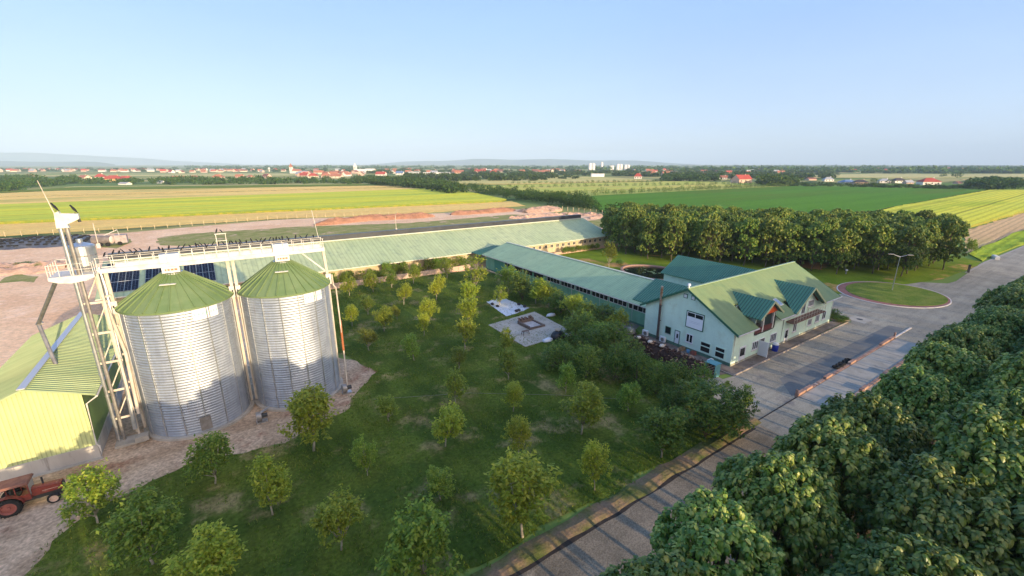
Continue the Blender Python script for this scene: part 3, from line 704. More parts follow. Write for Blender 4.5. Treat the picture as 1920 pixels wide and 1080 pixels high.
crop('right_far_field', [(1460, 329.5), (1600, 326.5), (1920, 326), (2050, 327), (2050, 331), (1700, 333.5), (1500, 333)], .5, (.64, .55, .23), (.56, .5, .2), 0, 8, (.22, .3, .08), None, 0, .004)
crop('right_far_gold_field', [(1800, 337), (1860, 335.5), (2050, 336), (2050, 345), (1905, 344), (1830, 342)], .6, (.76, .57, .2), (.68, .52, .19), 0, 6)
crop('right_green_meadow', [(1480, 349), (1490, 345), (1740, 343.5), (1900, 347), (2050, 349), (2050, 356), (1860, 356), (1700, 353)], .3, (.15, .26, .05), (.2, .29, .06), 0, 6)
# grass patches in the yard
MPG = M('yard_grass', (.24, .26, .075), (.36, .32, .13), scale=.2, rough=.95, spec=.05, bmp=.5, bscale=2, bdist=.1, fine=.3, fscale=2, c3=(.64, .44, .3), scale3=.12, lohi3=(.56, .66))
for i, pts in enumerate(([(300, 445), (360, 438), (560, 425), (770, 418), (960, 402), (1000, 404), (900, 425), (640, 445), (480, 452), (330, 462), (290, 456)], [(590, 447), (700, 428), (1040, 405), (1060, 409), (760, 436), (610, 452)],
                         [(0, 522), (40, 512), (75, 522), (60, 530), (0, 530)], [(185, 462), (205, 446), (240, 448), (246, 456), (215, 466)], [(1100, 415), (1170, 404), (1172, 440), (1150, 436)])):
    sheet('yard_grass_patch', ragged(P_(pts), 3, 1.0, 20 + i), .032 + .004 * i, MPG)
# far hills
def hills(name, pts, dist, mat, base=0):
    b = MB(); front, top, back = [], [], []
    for px, py in pts:
        a = math.atan2((px - 960), 857.3) ; d = dist / math.cos(a) if abs(a) < 1.2 else dist
        z = CAMH + (HYP - py) / 857.3 * dist
        for lst, dd, zz in ((front, d * .90, -1), (top, d, z), (back, d * 1.12, -1)):
            X, Y = dd * math.sin(a), dd * math.cos(a)
            lst.append((X * math.cos(TH) + Y * math.sin(TH), -X * math.sin(TH) + Y * math.cos(TH), zz))
    for i in range(len(pts) - 1):
        b.face([front[i], front[i + 1], top[i + 1], top[i]]); b.face([top[i], top[i + 1], back[i + 1], back[i]])
    return struct(b.build(name, mat, smooth=True))
MHILL = M('hill_wood', (.10, .15, .10), (.16, .2, .13), scale=.002, rough=1, spec=0)
def dense(pts):
    out = []
    for (x0, y0), (x1, y1) in zip(pts, pts[1:]):
        n = max(2, int(abs(x1 - x0) / 12))
        for i in range(n): out.append((x0 + (x1 - x0) * i / n, y0 + (y1 - y0) * i / n - .9 * abs(mnoise.noise((x0 * .03 + i * .35, y0, 2)))))
    return out + [pts[-1]]
hills('far_hills', dense([(-700, 296), (-300, 289), (0, 287), (60, 287), (160, 292), (260, 297), (330, 302), (420, 306), (480, 310)]), 13200, MHILL)
hills('middle_hills', dense([(690, 309), (760, 303), (830, 302), (905, 298), (960, 300), (1030, 298.5), (1100, 301), (1190, 301), (1260, 306), (1320, 309)]), 12000, MHILL)
hills('wooded_ridge', dense([(-600, 303), (0, 302), (60, 303.5), (180, 303.5), (215, 308)]), 7000, MHILL)
# ------------------------------------------------------------------ paints
MWHITE = M('white_paint', (.66, .63, .58), (.56, .52, .46), scale=1.2, lohi=(.45, .7), rough=.5, spec=.4)
MCREAM = M('cream_steel', (.62, .55, .46), (.50, .43, .35), scale=1.0, rough=.55, spec=.4)
MGALV = M('galvanised', (.62, .63, .64), (.50, .51, .53), scale=2, rough=.38, metal=.85)
MGALVD = M('dull_galvanised', (.36, .34, .32), (.26, .24, .22), scale=2, rough=.5, metal=.6)
MDARK = M('dark_steel', (.05, .05, .05), rough=.6)
MTRIM = M('green_trim', (.03, .13, .08), rough=.5)
MMINT = M('mint_render', (.68, .86, .72), (.62, .79, .66), scale=.35, rough=.85, spec=.15, c3=(.55, .66, .50), scale3=.5, lohi3=(.5, .8), fine=.05, fscale=5, streak=((.9, .9, .08), .05))
MBARNG = M('barn_green', (.20, .42, .27), (.17, .37, .24), scale=.5, rough=.8, spec=.2, fine=.08, fscale=3, streak=((1.2, 1.2, .1), .14))
MPLINTH = M('plinth_green', (.10, .20, .14), (.07, .15, .11), scale=1, rough=.85)
mg_, nt, bb = nodes('window_glass'); bb.inputs['Base Color'].default_value = (.015, .02, .025, 1); bb.inputs['Roughness'].default_value = .06; bb.inputs['Specular IOR Level'].default_value = .6
MGLASS = mg_
MPLAST = M('white_plastic', (.75, .76, .78), rough=.4, spec=.4)
MROOF = ribbed('house_roof', (.19, .265, .12), (.215, .275, .12), 'X', .2, rough=.6, spec=.25, depth=.02, strength=.5, dscale=.15, dark=.12, cross=('Y', .35), c3=(.15, .235, .11))
MDORM = ribbed('dormer_tile', (.06, .19, .125), (.07, .21, .135), 'Y', .45, rough=.5, spec=.4, depth=.06, strength=1.0, dark=.6, cross=('X', .5))
MBROOF = ribbed('barn_roof', (.37, .46, .26), (.45, .52, .30), 'X', 1.0, rough=.6, spec=.25, depth=.05, strength=.7, dscale=.06, dark=.16, c3=(.28, .35, .23), stretch=(1, .25, 1))
MWROOF = ribbed('wing_roof', (.30, .45, .27), (.36, .49, .29), 'Y', .55, rough=.6, spec=.25, depth=.04, strength=.7, dscale=.07, dark=.16, c3=(.26, .38, .24), stretch=(.25, 1, 1))
class Wall:
    """a vertical wall face: origin, along, outward normal; boxes given by along, height and depth in front of it"""
    def __init__(s, o, a, n): s.o, s.a, s.n = Vector(o), Vector(a), Vector(n)
    def box(s, b, s0, s1, z0, z1, d0, d1, mi=0):
        f = lambda t, d, z: tuple(s.o + s.a * t + s.n * d + Vector((0, 0, z)))
        p = [f(s0, d0, z0), f(s1, d0, z0), f(s1, d1, z0), f(s0, d1, z0), f(s0, d0, z1), f(s1, d0, z1), f(s1, d1, z1), f(s0, d1, z1)]
        if s.a.cross(s.n).z < 0: p = [p[1], p[0], p[3], p[2], p[5], p[4], p[7], p[6]]
        b.hexa(p, mi)
    def window(s, root, s0, s1, z0, z1, mull=1, frame=None, name='window', sill=True, glass=None, trans=None, w=.1):
        b = MB(); frame = frame or MPLAST
        s.box(b, s0, s0 + w, z0, z1, .0, .07); s.box(b, s1 - w, s1, z0, z1, .0, .07)
        s.box(b, s0 + w, s1 - w, z0, z0 + w, .0, .068); s.box(b, s0 + w, s1 - w, z1 - w, z1, .0, .068)
        for i in range(mull):
            t = s0 + (s1 - s0) * (i + 1) / (mull + 1); s.box(b, t - w / 2, t + w / 2, z0 + w, z1 - w, .0, .066)
        if trans: s.box(b, s0 + w, s1 - w, trans - w / 2, trans + w / 2, .0, .064)
        f = b.build(name, frame, root)
        g = MB(); s.box(g, s0 + w, s1 - w, z0 + w, z1 - w, .0, .02); g.build('pane', glass or MGLASS, f)
        if sill: g = MB(); s.box(g, s0 - .1, s1 + .1, z0 - .08, z0 - .003, .0, .16); g.build('sill', MWHITE, f)
        return f
    def door(s, root, s0, s1, z0, z1, mat, glass=None, frame=None):
        b = MB(); w = .08
        s.box(b, s0, s0 + w, z0, z1, 0, .08); s.box(b, s1 - w, s1, z0, z1, 0, .08); s.box(b, s0 + w, s1 - w, z1 - w, z1, 0, .078)
        b.build('door_frame', frame or MPLAST, root)
        b = MB(); s.box(b, s0 + w, s1 - w, z0, z1 - w, 0, .04); d = b.build('door', mat, root)
        b = MB(); s.box(b, s1 - w - .16, s1 - w - .1, z0 + 1.0, z0 + 1.12, .04, .1); b.build('handle', MDARK, d)
        if glass: b = MB(); s.box(b, *glass, .04, .052); b.build('pane', MGLASS, d)
        return d
# ------------------------------------------------------------------ silos
MSILO, nt, bb = nodes('corrugated_steel')
vec = coords(nt)
col = mix(nt, ramp(nt, noise(nt, coords(nt, (1, 1, .12)), .8, 6, .65), .3, .7), (.40, .445, .51), (.52, .56, .615))
col = mix(nt, ramp(nt, noise(nt, coords(nt, (3, 3, .2)), 1.5, 5, .7), .54, .8), col, (.40, .37, .33))
col = mix(nt, ramp(nt, noise(nt, coords(nt, (.8, .8, 1.1)), 1.0, 3, .5), .5, .56), col, mix(nt, 1.0, col, (.9, .9, .92), 'MULTIPLY'))
L(nt, col, bb.inputs['Base Color']); bb.inputs['Metallic'].default_value = .74
r = N(nt, 'ShaderNodeMapRange'); r.inputs['To Min'].default_value = .48; r.inputs['To Max'].default_value = .62
L(nt, noise(nt, vec, 1.3), r.inputs['Value']); L(nt, r.outputs['Result'], bb.inputs['Roughness'])
MSROOF = M('silo_roof_paint', (.13, .20, .075), (.17, .235, .10), scale=.5, rough=.5, spec=.35, c3=(.22, .27, .12), scale3=.8, lohi3=(.55, .8))
MTEAL = M('sign_teal', (.30, .60, .52), rough=.6); MBROWN = M('sign_brown', (.30, .16, .10), rough=.6)
def silo(cx, cy, r, label):
    t = thing('grain_silo', label, 'grain silo', (cx, cy, 0), 'twin corrugated grain silos')
    b = MB(); b.lathe(cx, cy, [(r + .45, -.05), (r + .45, .3), (r - .2, .3)], 64); b.build('base_ring', MCONC, t)
    prof = []; z = .3
    while z < 14.05:
        prof.append((r + .024 * math.sin(2 * PI * z / .30), z)); z += .0375
    b = MB(); b.lathe(cx, cy, prof, 96); b.build('wall', MSILO, t, True)
    for i in range(16):
        a = 2 * PI * (i + .3) / 16; b = MB()
        b.obox((cx + (r + .08) * math.cos(a), cy + (r + .08) * math.sin(a), 7.15), (.08, .09, 13.7), (0, 0, a)); b.build('stiffener', MGALV, t)
    # roof: 30 folded sheets with standing seams
    b = MB(); n = 30; z0, z1, r0, r1 = 14.05, 16.95, r + .3, .95
    for i in range(n):
        a, a2 = 2 * PI * i / n, 2 * PI * (i + 1) / n
        p = lambda q, aa, z: (cx + q * math.cos(aa), cy + q * math.sin(aa), z)
        b.face([p(r0, a, z0), p(r0, a2, z0), p(r1, a2, z1), p(r1, a, z1)])
        b.bar(p(r0, a, z0 + .06), p(r1, a, z1 + .05), .09, .14)
    b.lathe(cx, cy, [(r0, z0), (r0, z0 - .16), (r - .1, z0 - .16)], 64)
    b.build('roof', MSROOF, t)
    b = MB(); b.lathe(cx, cy, [(1.02, 16.75), (1.02, 17.0), (.75, 17.05), (.75, 17.45), (.0, 17.45)], 24); b.build('collar', MGALV, t, False)
    b = MB(); b.box(cx - .75, cx + .75, cy - .95, cy + .2, 17.1, 17.72); o = b.build('outlet_box', MWHITE, t)
    b = MB()
    for dx, w in ((-.5, .14), (-.28, .2), (0, .24), (.3, .26)): b.box(cx + dx, cx + dx + w, cy - .955, cy - .948, 17.32, 17.52)
    b.build('lettering', MBROWN, o)
    a = math.atan2(-cy, -cx - 0.0); b = MB(); q = .55
    d = Vector((math.cos(-PI / 2 - .18), math.sin(-PI / 2 - .18), 0)); sidev = Vector((-d.y, d.x, 0)); mid = Vector((cx, cy, 0)) + d * 2.25; zz = 14.05 + (r + .3 - 2.25) / (r + .3 - .95) * 2.9
    b.obox(mid + Vector((0, 0, zz + .14)), (1.35, .42, .07), (0, 0, math.atan2(sidev.y, sidev.x))); b.build('roof_step', MWHITE, t)
    # maker's sign near the eave, two sheets
    a0 = -PI / 2 + .42
    for s0, s1 in ((-.17, .13), (.15, .33)):
        b = MB(); b.lathe(cx, cy, [(r + .1, 12.65), (r + .1, 13.8)], 8, 0, a0 + s0, a0 + s1); o = b.build('sign', MPLAST, t)
        b = MB(); m_ = 4 if s0 < 0 else 3
        for k in range(m_):
            aa = a0 + s0 + (s1 - s0) * (k + .22) / m_; ab = a0 + s0 + (s1 - s0) * (k + .78) / m_
            zt = 13.5 + .12 * ((k * 7 + m_) % 3 - 1)
            b.lathe(cx, cy, [(r + .112, 12.95), (r + .112, zt)], 2, 0, aa, aa + (ab - aa) * .3)
            b.lathe(cx, cy, [(r + .112, 13.15), (r + .112, 13.38)], 2, 0, aa, ab)
        b.build('lettering', MTEAL, o)
    # low hatch and outlet motor at the foot
    a = -PI / 2 + .1; d = Vector((math.cos(a), math.sin(a), 0)); c = Vector((cx, cy, 1.3)) + d * (r + .1)
    b = MB(); b.obox(c, (.14, 1.0, 1.5), (0, 0, a)); b.build('hatch', MGALVD, t)
    return t
silo(-4.3, 57.6, 4.85, 'left corrugated steel grain silo with ribbed green cone roof, beside the elevator tower')
silo(6.1, 57.3, 4.72, 'right corrugated steel grain silo with ribbed green cone roof, next to the orchard')
# fan motors at the foot of the silos
for i, (u, v, lab) in enumerate(((1.0, 51.9, 'grey fan motor on the ground in front of the gap between the silos'), (10.6, 53.2, 'small grey fan housing at the orchard side of the right silo'))):
    t = thing('silo_fan', lab, 'fan', (u, v, 0))
    b = MB(); b.tube([(u - .25, v, .75), (u + .25, v, .75)], .55, 16); b.build('fan_housing', MGALVD, t)
    b = MB(); b.tube([(u + .25, v, .75), (u + .85, v, .75)], .24, 12); b.build('motor', MDARK, t)
    b = MB(); b.box(u - .3, u + .8, v - .35, v + .35, 0, .2); b.box(u - .2, u + .2, v - .1, v + .1, .2, .3); b.build('stand', MGALV, t)
b = MB(); b.tube([(0.9, 53.4, .25), (2.4, 54.6, .25)], .16, 10); tag(b.build('outlet_pipe', MGALV), 'short grey pipe lying on the ground between the two silos', 'pipe')
# ------------------------------------------------------------------ conveyor bridge over the silos
t = thing('conveyor_bridge', 'long white conveyor catwalk with railings carried over both silo roofs', 'catwalk', (0, 57.5, 0))
U0, U1 = -10.0, 10.9
for v in (57.0, 58.25):
    b = MB(); b.box(U0, U1, v - .05, v + .05, 17.72, 18.1)
    b.box(U0, U1, v - .09, v + .09, 17.70, 17.74); b.box(U0, U1, v - .09, v + .09, 18.09, 18.13); b.build('girder', MWHITE, t)
b = MB(); b.box(U0, U1, 57.06, 58.19, 17.98, 18.05); b.build('deck', MGALV, t)
b = MB(); b.box(-8.6, 10.5, 57.35, 57.9, 18.06, 18.5)
for i in range(9): b.box(-8.6 + i * 2.38, -8.52 + i * 2.38, 57.3, 57.95, 18.055, 18.56)
b.build('conveyor_housing', MWHITE, t)
for u in (-4.3, 6.1): b = MB(); b.box(u - .8, u + .9, 57.2, 58.0, 18.05, 18.95); b.build('gate_drive', MGALV, t)
for v in (57.0, 58.25):
    for i in range(20):
        u = U0 + .1 + i * (U1 - U0 - .2) / 19; b = MB(); b.box(u - .025, u + .025, v - .025, v + .025, 18.1, 19.2); b.build('railing_post', MWHITE, t)
    for z in (18.65, 19.2): b = MB(); b.box(U0, U1, v - .016, v + .016, z - .016, z + .016); b.build('handrail', MWHITE, t)
for u, top in ((-9.45, 1), (.72, 0), (1.22, 0), (11.0, 1)):
    b = MB(); b.bar((u + (.0 if u < 5 else -.2), 57.5, 17.7), (u, 57.5, 14.3), .3, .3); b.bar((u, 57.5, 14.3), (u, 57.5, 0), .26, .3); lg = b.build('support_leg', MCREAM, t)
    b = MB(); b.obox((u, 57.15, 14.1), (.62, .16, 1.3)); b.build('bracket', MWHITE, lg)
    b = MB(); b.obox((u, 57.06, 14.2), (.14, .03, .26)); b.build('bolt_hole', MDARK, lg)
b = MB(); b.bar((8.4, 57.5, 17.6), (10.8, 57.5, 15.1), .14); b.build('brace', MWHITE, t)
b = MB(); b.tube([(11.45, 57.2, 14.6), (11.5, 57.2, 13.2), (11.7, 56.9, 12.9), (11.65, 56.2, 5), (11.4, 55.2, .0)], .09, 8); b.build('drop_pipe', MCREAM, t)
b = MB(); b.tube([(11.72, 56.6, 8.6), (11.62, 56.15, 4.6)], .14, 8); b.build('rusty_sleeve', M('rust', (.36, .13, .05), (.28, .09, .04), scale=4, rough=.9), t)
b = MB()
for u in (0.1, 1.0): b.box(u - .03, u + .03, 58.22, 58.28, 19.2, 20.5)
b.box(0.0, 1.1, 58.2, 58.3, 20.5, 20.58); b.box(0.0, 1.1, 58.23, 58.27, 19.75, 19.8); b.build('hoist_frame', MWHITE, t)
b = MB(); b.tube([(10.6, 58.25, 19.2), (10.3, 58.25, 21.6), (10.2, 58.25, 22.6)], [.035, .03, .02], 6); b.build('lightning_rod', MWHITE, t)
# ------------------------------------------------------------------ bucket elevator tower
t = thing('grain_elevator', 'tall cream bucket elevator tower with platform, round bin and whip antenna', 'elevator tower', (-10.8, 55.6, 0))
for u, m_ in ((-11.45, MGALV), (-11.03, MGALVD)):
    b = MB(); b.tube([(u, 55.9, 0.2), (u, 55.9, 22.6)], .155, 10)
    for i in range(9): b.tube([(u, 55.9, 2.4 * i + .6), (u, 55.9, 2.4 * i + .7)], .19, 10)
    b.build('elevator_leg', m_, t)
for u, v in ((-10.1, 56.9), (-9.75, 55.6)):
    b = MB(); b.bar((u, v, 0.2), (u, v, 18), .18); b.build('tower_post', MCREAM, t)
b = MB()
for i in range(5):
    z = 2.6 + i * 3.1
    b.box(-11.3, -9.6, 55.95, 56.05, z, z + .22); b.box(-10.2, -9.4, 56.8, 57.0, z + .3, z + .5)
    b.bar((-11.1, 56.0, z + .2), (-9.75, 56.0, z + 3.0), .1)
b.build('lattice', MCREAM, t)
b = MB(); b.hexa([(-11.65, 55.6, 22.4), (-10.80, 55.6, 22.4), (-10.80, 56.2, 22.4), (-11.65, 56.2, 22.4), (-11.55, 55.6, 23.75), (-11.25, 55.6, 23.9), (-11.25, 56.2, 23.9), (-11.55, 56.2, 23.75)])
b.hexa([(-10.90, 55.65, 22.7), (-10.00, 55.65, 23.15), (-10.00, 56.15, 23.15), (-10.90, 56.15, 22.7), (-11.25, 55.65, 23.7), (-10.00, 55.65, 23.6), (-10.00, 56.15, 23.6), (-11.25, 56.15, 23.7)])
b.build('elevator_head', MWHITE, t)
b = MB(); b.tube([(-10.10, 55.9, 23.2), (-10.05, 55.9, 22.85)], .12, 8); b.build('head_motor', MDARK, t)
b = MB(); b.tube([(-11.55, 55.9, 23.6), (-12.05, 55.9, 26.6)], [.05, .025], 6); b.build('antenna', MCREAM, t)
# platform with railings, on the tower
b = MB(); b.box(-13.1, -9.95, 55.5, 58.9, 17.72, 18.0)
k = [(-13.1, 17.72), (-12.5, 17.45), (-11.6, 17.32), (-10.6, 17.45), (-9.95, 17.72)]
for (x0, z0), (x1, z1) in zip(k, k[1:]): b.face([(x0, 55.5, z0), (x0, 55.5, 17.72), (x1, 55.5, 17.72), (x1, 55.5, z1)]); b.face([(x0, 55.5, z0), (x1, 55.5, z1), (x1, 58.9, z1), (x0, 58.9, z0)])
b.build('platform', MWHITE, t)
rail = [(-13.05, 55.55), (-9.98, 55.55), (-9.98, 58.85), (-13.05, 58.85)]
for i in range(4):
    p, q = rail[i], rail[(i + 1) % 4]; n = 4
    for j in range(n):
        x, y = p[0] + (q[0] - p[0]) * j / n, p[1] + (q[1] - p[1]) * j / n
        b = MB(); b.box(x - .022, x + .022, y - .022, y + .022, 18.0, 19.1); b.build('railing_post', MWHITE, t)
    for z in (18.55, 19.1): b = MB(); b.bar((*p, z), (*q, z), .035); b.build('handrail', MWHITE, t)
b = MB(); b.lathe(-10.75, 57.6, [(.3, 18.0), (.4, 18.2), (1.0, 18.6), (1.0, 20.4), (.97, 20.45), (.98, 20.5), (.25, 20.8), (.25, 21.1), (0, 21.1)], 28); b.build('round_bin', MGALV, t)
b = MB(); b.lathe(-10.75, 57.6, [(1.01, 19.5), (1.03, 19.55), (1.01, 19.6)], 28); b.build('bin_band', MGALVD, t)
b = MB(); b.tube([(-9.9, 57.6, 18.2), (-9.75, 57.4, 16.0), (-9.9, 55.4, 2.2), (-9.9, 55.3, 1.4)], .2, 10); b.build('down_spout', MGALV, t)
b = MB(); b.tube([(-10.1, 56.4, 17.4), (-9.3, 56.2, 9.5), (-9.35, 55.3, 3.0)], .15, 10); b.build('inner_spout', MCREAM, t)
e1, e2 = G(72, 607, 12.0), G(104, 681, 8.35)
b = MB(); b.tube([(-12.8, 56.2, 17.5), (e1[0], e1[1], 12.0)], .17, 10); b.tube([(e1[0] - .1, e1[1], 12.15), (e1[0] + .25, e1[1] + .1, 11.9)], .24, 10); b.tube([(e1[0], e1[1], 12.0), (e2[0], e2[1], 8.2)], .17, 10); b.build('roof_spout', MGALVD, t)
b = MB(); b.box(-11.7, -9.2, 54.6, 56.4, -.3, .25); b.box(-10.0, -8.9, 54.3, 55.2, .25, .8); b.build('boot', MCONC, t)
# two big birds on the head and crows along the rails
MBIRD = M('black_feather', (.012, .012, .015), (.02, .02, .024), scale=20, rough=.6)
def bird_mesh(name, s=1.0, hunch=0.0):
    b = MB()
    prof = [(-.15, .03, .012), (-.09, .045, .022), (-.02, .10, .055), (.08, .15, .075), (.15, .19, .06), (.19, .24 - hunch, .05), (.235, .255 - hunch, .045), (.27, .25 - hunch, .018), (.31, .242 - hunch, .004)]
    k = 0; n = 8
    for x, z, r in prof:
        for j in range(n):
            a = 2 * PI * j / n; ry = r * (1.7 if x < -.1 else 1); b.v.append(((x * .75 + .1 * (z - .1)) * s, ry * math.cos(a) * s * 1.15, (z * 1.15 + .05 + r * 1.15 * math.sin(a) + x * .35) * s))
    for i in range(len(prof) - 1):
        for j in range(n): b.f.append((i * n + j, i * n + (j + 1) % n, (i + 1) * n + (j + 1) % n, (i + 1) * n + j)); b.m.append(0)
    for y in (-.03, .03): b.tube([(.04 * s, y * s, .10 * s), (.06 * s, y * s, 0)], .009 * s, 4)
    me = bpy.data.meshes.new(name); me.from_pydata(b.v, [], b.f); me.materials.append(MBIRD); me.update(); return me
CROW = [bird_mesh('crow', 1.15), bird_mesh('crow', 1.05, .06)]
k = 0; u = -8.7; rb_ = random.Random(4)
back = []
while u < 10.7:
    back.append(u); u += rb_.uniform(.22, .62) if -2 < u < 7 else rb_.uniform(.35, .9)
for k, u in enumerate(back):
    o = put('crow', CROW[k % 2], None, (u, 58.25, 19.226), rb_.uniform(0, 6.28)); tag(o, f'{nth(k)} black crow on the back rail of the catwalk, from the tower', 'crow', 'crows perched on the catwalk')
for k, u in enumerate((-9.2, -6.9, -4.6, -3.1, -.9, 2.2, 4.4, 7.1)):
    o = put('crow', CROW[k % 2], None, (u, 57.0, 19.226), rb_.uniform(0, 6.28)); tag(o, f'{nth(k)} black crow on the front rail of the catwalk, from the tower', 'crow', 'crows perched on the catwalk')
for k, (x, y, z) in enumerate(((.2, 58.25, 20.585), (.75, 58.25, 20.585))):
    o = put('crow', CROW[k], None, (x, y, z), 1.0 + k * 2); tag(o, ('left' if k == 0 else 'right') + ' crow of the two on the small hoist frame', 'crow', 'crows perched on the catwalk')
BIG_B = bird_mesh('raven', 1.7)
for x, z, lab in ((-11.35, 23.86, 'large black bird perched beside the antenna on the elevator head'), (-10.15, 23.62, 'large black bird perched on the spout tip of the elevator head')):
    o = put('raven', BIG_B, None, (x, 55.9, z), 2.6); tag(o, lab, 'bird')
# ------------------------------------------------------------------ storage shed at the lower left
t = thing('storage_shed', 'yellow-green metal shed with concrete foot and ribbed green roof', 'shed', (-16.5, 66, 0))
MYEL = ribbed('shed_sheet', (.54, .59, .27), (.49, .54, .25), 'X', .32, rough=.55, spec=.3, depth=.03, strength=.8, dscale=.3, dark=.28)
MYELS = ribbed('shed_side_shaded_sheet', (.16, .26, .08), (.18, .28, .09), 'Y', .32, rough=.55, spec=.3, depth=.03, strength=.8, dscale=.3, dark=.5)  # darker copy of the front sheet, with the side walls' shade in the colour
su0, su1, sv0, sv1 = -20.6, -12.75, 53.9, 79.0; um = -16.35; za, ze = 8.45, 7.0
wz = lambda u: za - abs(u - um) * (za - ze) / (su1 - um)
b = MB()
for v, fl in ((sv0, 0), (sv1, 1)):
    pts = [(su0, v, 1.45), (su1, v, 1.45), (su1, v, wz(su1)), (um, v, za), (su0, v, wz(su0))]
    b.face(pts if not fl else pts[::-1])
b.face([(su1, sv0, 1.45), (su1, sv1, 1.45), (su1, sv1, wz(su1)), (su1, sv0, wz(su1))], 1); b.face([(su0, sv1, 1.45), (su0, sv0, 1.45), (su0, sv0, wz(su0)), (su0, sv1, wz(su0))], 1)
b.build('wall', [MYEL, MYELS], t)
MPLC = M('shed_concrete', (.50, .47, .42), (.42, .39, .35), scale=.6, rough=.9, spec=.15, stretch=(1, 1, .15), c3=(.25, .22, .19), scale3=1.6, lohi3=(.55, .75))
b = MB(); b.box(su0 - .12, su1 + .12, sv0 - .12, sv1, -.1, 1.45); b.build('foundation', MPLC, t)
MSR1 = ribbed('shed_roof', (.33, .42, .22), (.40, .46, .24), 'Y', .45, rough=.55, spec=.3, depth=.03, strength=.6, dscale=.25, dark=.12)
b = MB(); th = .08
for sgn, ue in ((1, su1 + 1.0), (-1, su0 - 1.0)):
    q = abs(ue - um); zz = za + .12 - q * (za - ze) / (su1 - um)
    v0, v1 = sv0 - .25, sv1 + .3
    top = [(um, v0, za + .12), (ue, v0, zz), (ue, v1, zz), (um, v1, za + .12)]
    bot = [(x, y, z - th) for x, y, z in top]
    b.hexa(bot + top if sgn > 0 else [bot[3], bot[2], bot[1], bot[0], top[3], top[2], top[1], top[0]])
    y = v0 + .1
    while y < v1:
        b.bar((um, y, za + .15), (ue, y, zz + .03), .07, .10); y += .46
b.build('roof', MSR1, t)
b = MB(); b.box(um - .28, um + .28, sv0 - .3, sv1 + .35, za + .22, za + .30); b.build('ridge_cap', M('ridge_metal', (.55, .55, .57), rough=.5, metal=.3), t)
b = MB(); zz = wz(su1) - .12
b.box(su1 + .95, su1 + 1.12, sv0 - .25, sv1 + .3, zz - .38, zz - .26); b.build('gutter', MWHITE, t)
b = MB(); b.tube([(su1 + 1.03, sv0 - .2, zz - .35), (su1 + .2, sv0 - .2, zz - .9), (su1 + .08, sv0 - .2, 1.6), (su1 + .25, sv0 - .2, 1.3), (su1 + .25, sv0 - .2, .1)], .07, 8); b.build('downpipe', MWHITE, t)
b = MB(); b.box(su0 - .4, su1 + .3, sv0 - .55, sv0 - .13, -.05, .09); struct(b.build('shed_kerb', MCONC))
# ------------------------------------------------------------------ the long barn
t = thing('long_barn', 'very long low barn with faded green sheet roof and solar panels, behind the silos', 'barn', (48, 115, 0))
L0, L1, ve, vr, vb = -20.0, 115.0, 107.0, 122.0, 137.0; ze, zr = 3.95, 8.5
MPINK = M('barn_wall', (.55, .46, .30), (.48, .40, .26), scale=.4, rough=.85, c3=(.40, .30, .18), scale3=.7)
b = MB(); v0 = 108.4; z0 = 4.3; z2 = 4.3
b.box(L0 + .6, L1 - .6, v0, v0 + .2, 0, z0); b.face([(L1 - .6, v0 + .2, 0), (L1 - .6, vb - 1.4, 0), (L1 - .6, vb - 1.4, z2), (L1 - .6, vr, zr - .15), (L1 - .6, v0 + .2, z0)]); b.face([(L0 + .6, vb - 1.4, 0), (L0 + .6, v0 + .2, 0), (L0 + .6, v0 + .2, z0), (L0 + .6, vr, zr - .15), (L0 + .6, vb - 1.4, z2)]); b.box(L0 + .6, L1 - .6, vb - 1.6, vb - 1.4, 0, z0)
b.build('wall', MPINK, t)
b = MB()
b.hexa([(L0, ve, ze - .1), (L1, ve, ze - .1), (L1, vr, zr - .1), (L0, vr, zr - .1), (L0, ve, ze), (L1, ve, ze), (L1, vr, zr), (L0, vr, zr)])
b.hexa([(L0, vr, zr - .1), (L1, vr, zr - .1), (L1, vb, ze - .1), (L0, vb, ze - .1), (L0, vr, zr), (L1, vr, zr), (L1, vb, ze), (L0, vb, ze)])
b.build('roof', MBROOF, t)
b = MB(); b.box(L0 + 1, L1 - 1.5, vr - .5, vr + .9, zr - .2, zr + 1.4); b.build('ridge_vent', M('ridge_glazing', (.035, .04, .05), (.05, .055, .065), scale=.4, rough=.35), t)
b = MB(); b.box(L0 + 1, L1 - 1.5, vr - .75, vr - .51, zr - .1, zr + .18); b.build('ridge_flashing', M('flashing', (.5, .52, .45), rough=.6), t)
b = MB(); b.box(L0, L1, ve - .12, ve, ze - .2, ze - .06); b.build('gutter', MWHITE, t)
MPV, nt, bb = nodes('solar_cells'); bb.inputs['Base Color'].default_value = (.007, .009, .022, 1); bb.inputs['Roughness'].default_value = .5; bb.inputs['Specular IOR Level'].default_value = .12
sl_ = (zr - ze) / (vr - ve)
for blk in range(3):
    for i in range(5):
        for j in range(3):
            a = -19.2 + blk * 6.35 + i * 1.08; v = ve + 1.6 + j * 3.9
            if blk == 2 and i > 4: continue
            z = ze + (v - ve) * sl_ + .12; b = MB()
            c = [(a, v), (a + 1.03, v), (a + 1.03, v + 3.8), (a, v + 3.8)]; zz = [z, z, z + 3.8 * sl_, z + 3.8 * sl_]
            b.hexa([(p[0], p[1], q - .05) for p, q in zip(c, zz)] + [(p[0], p[1], q) for p, q in zip(c, zz)], 1)
            for kx in range(2):
                for ky in range(6):
                    x0, x1 = a + .03 + kx * .495, a + .03 + kx * .495 + .475; y0, y1 = v + .03 + ky * .625, v + .03 + ky * .625 + .6
                    f = lambda y: z + (y - v) * sl_ + .006
                    b.face([(x0, y0, f(y0)), (x1, y0, f(y0)), (x1, y1, f(y1)), (x0, y1, f(y1))], 0)
            b.build('solar_panel', [MPV, MGALV], t)
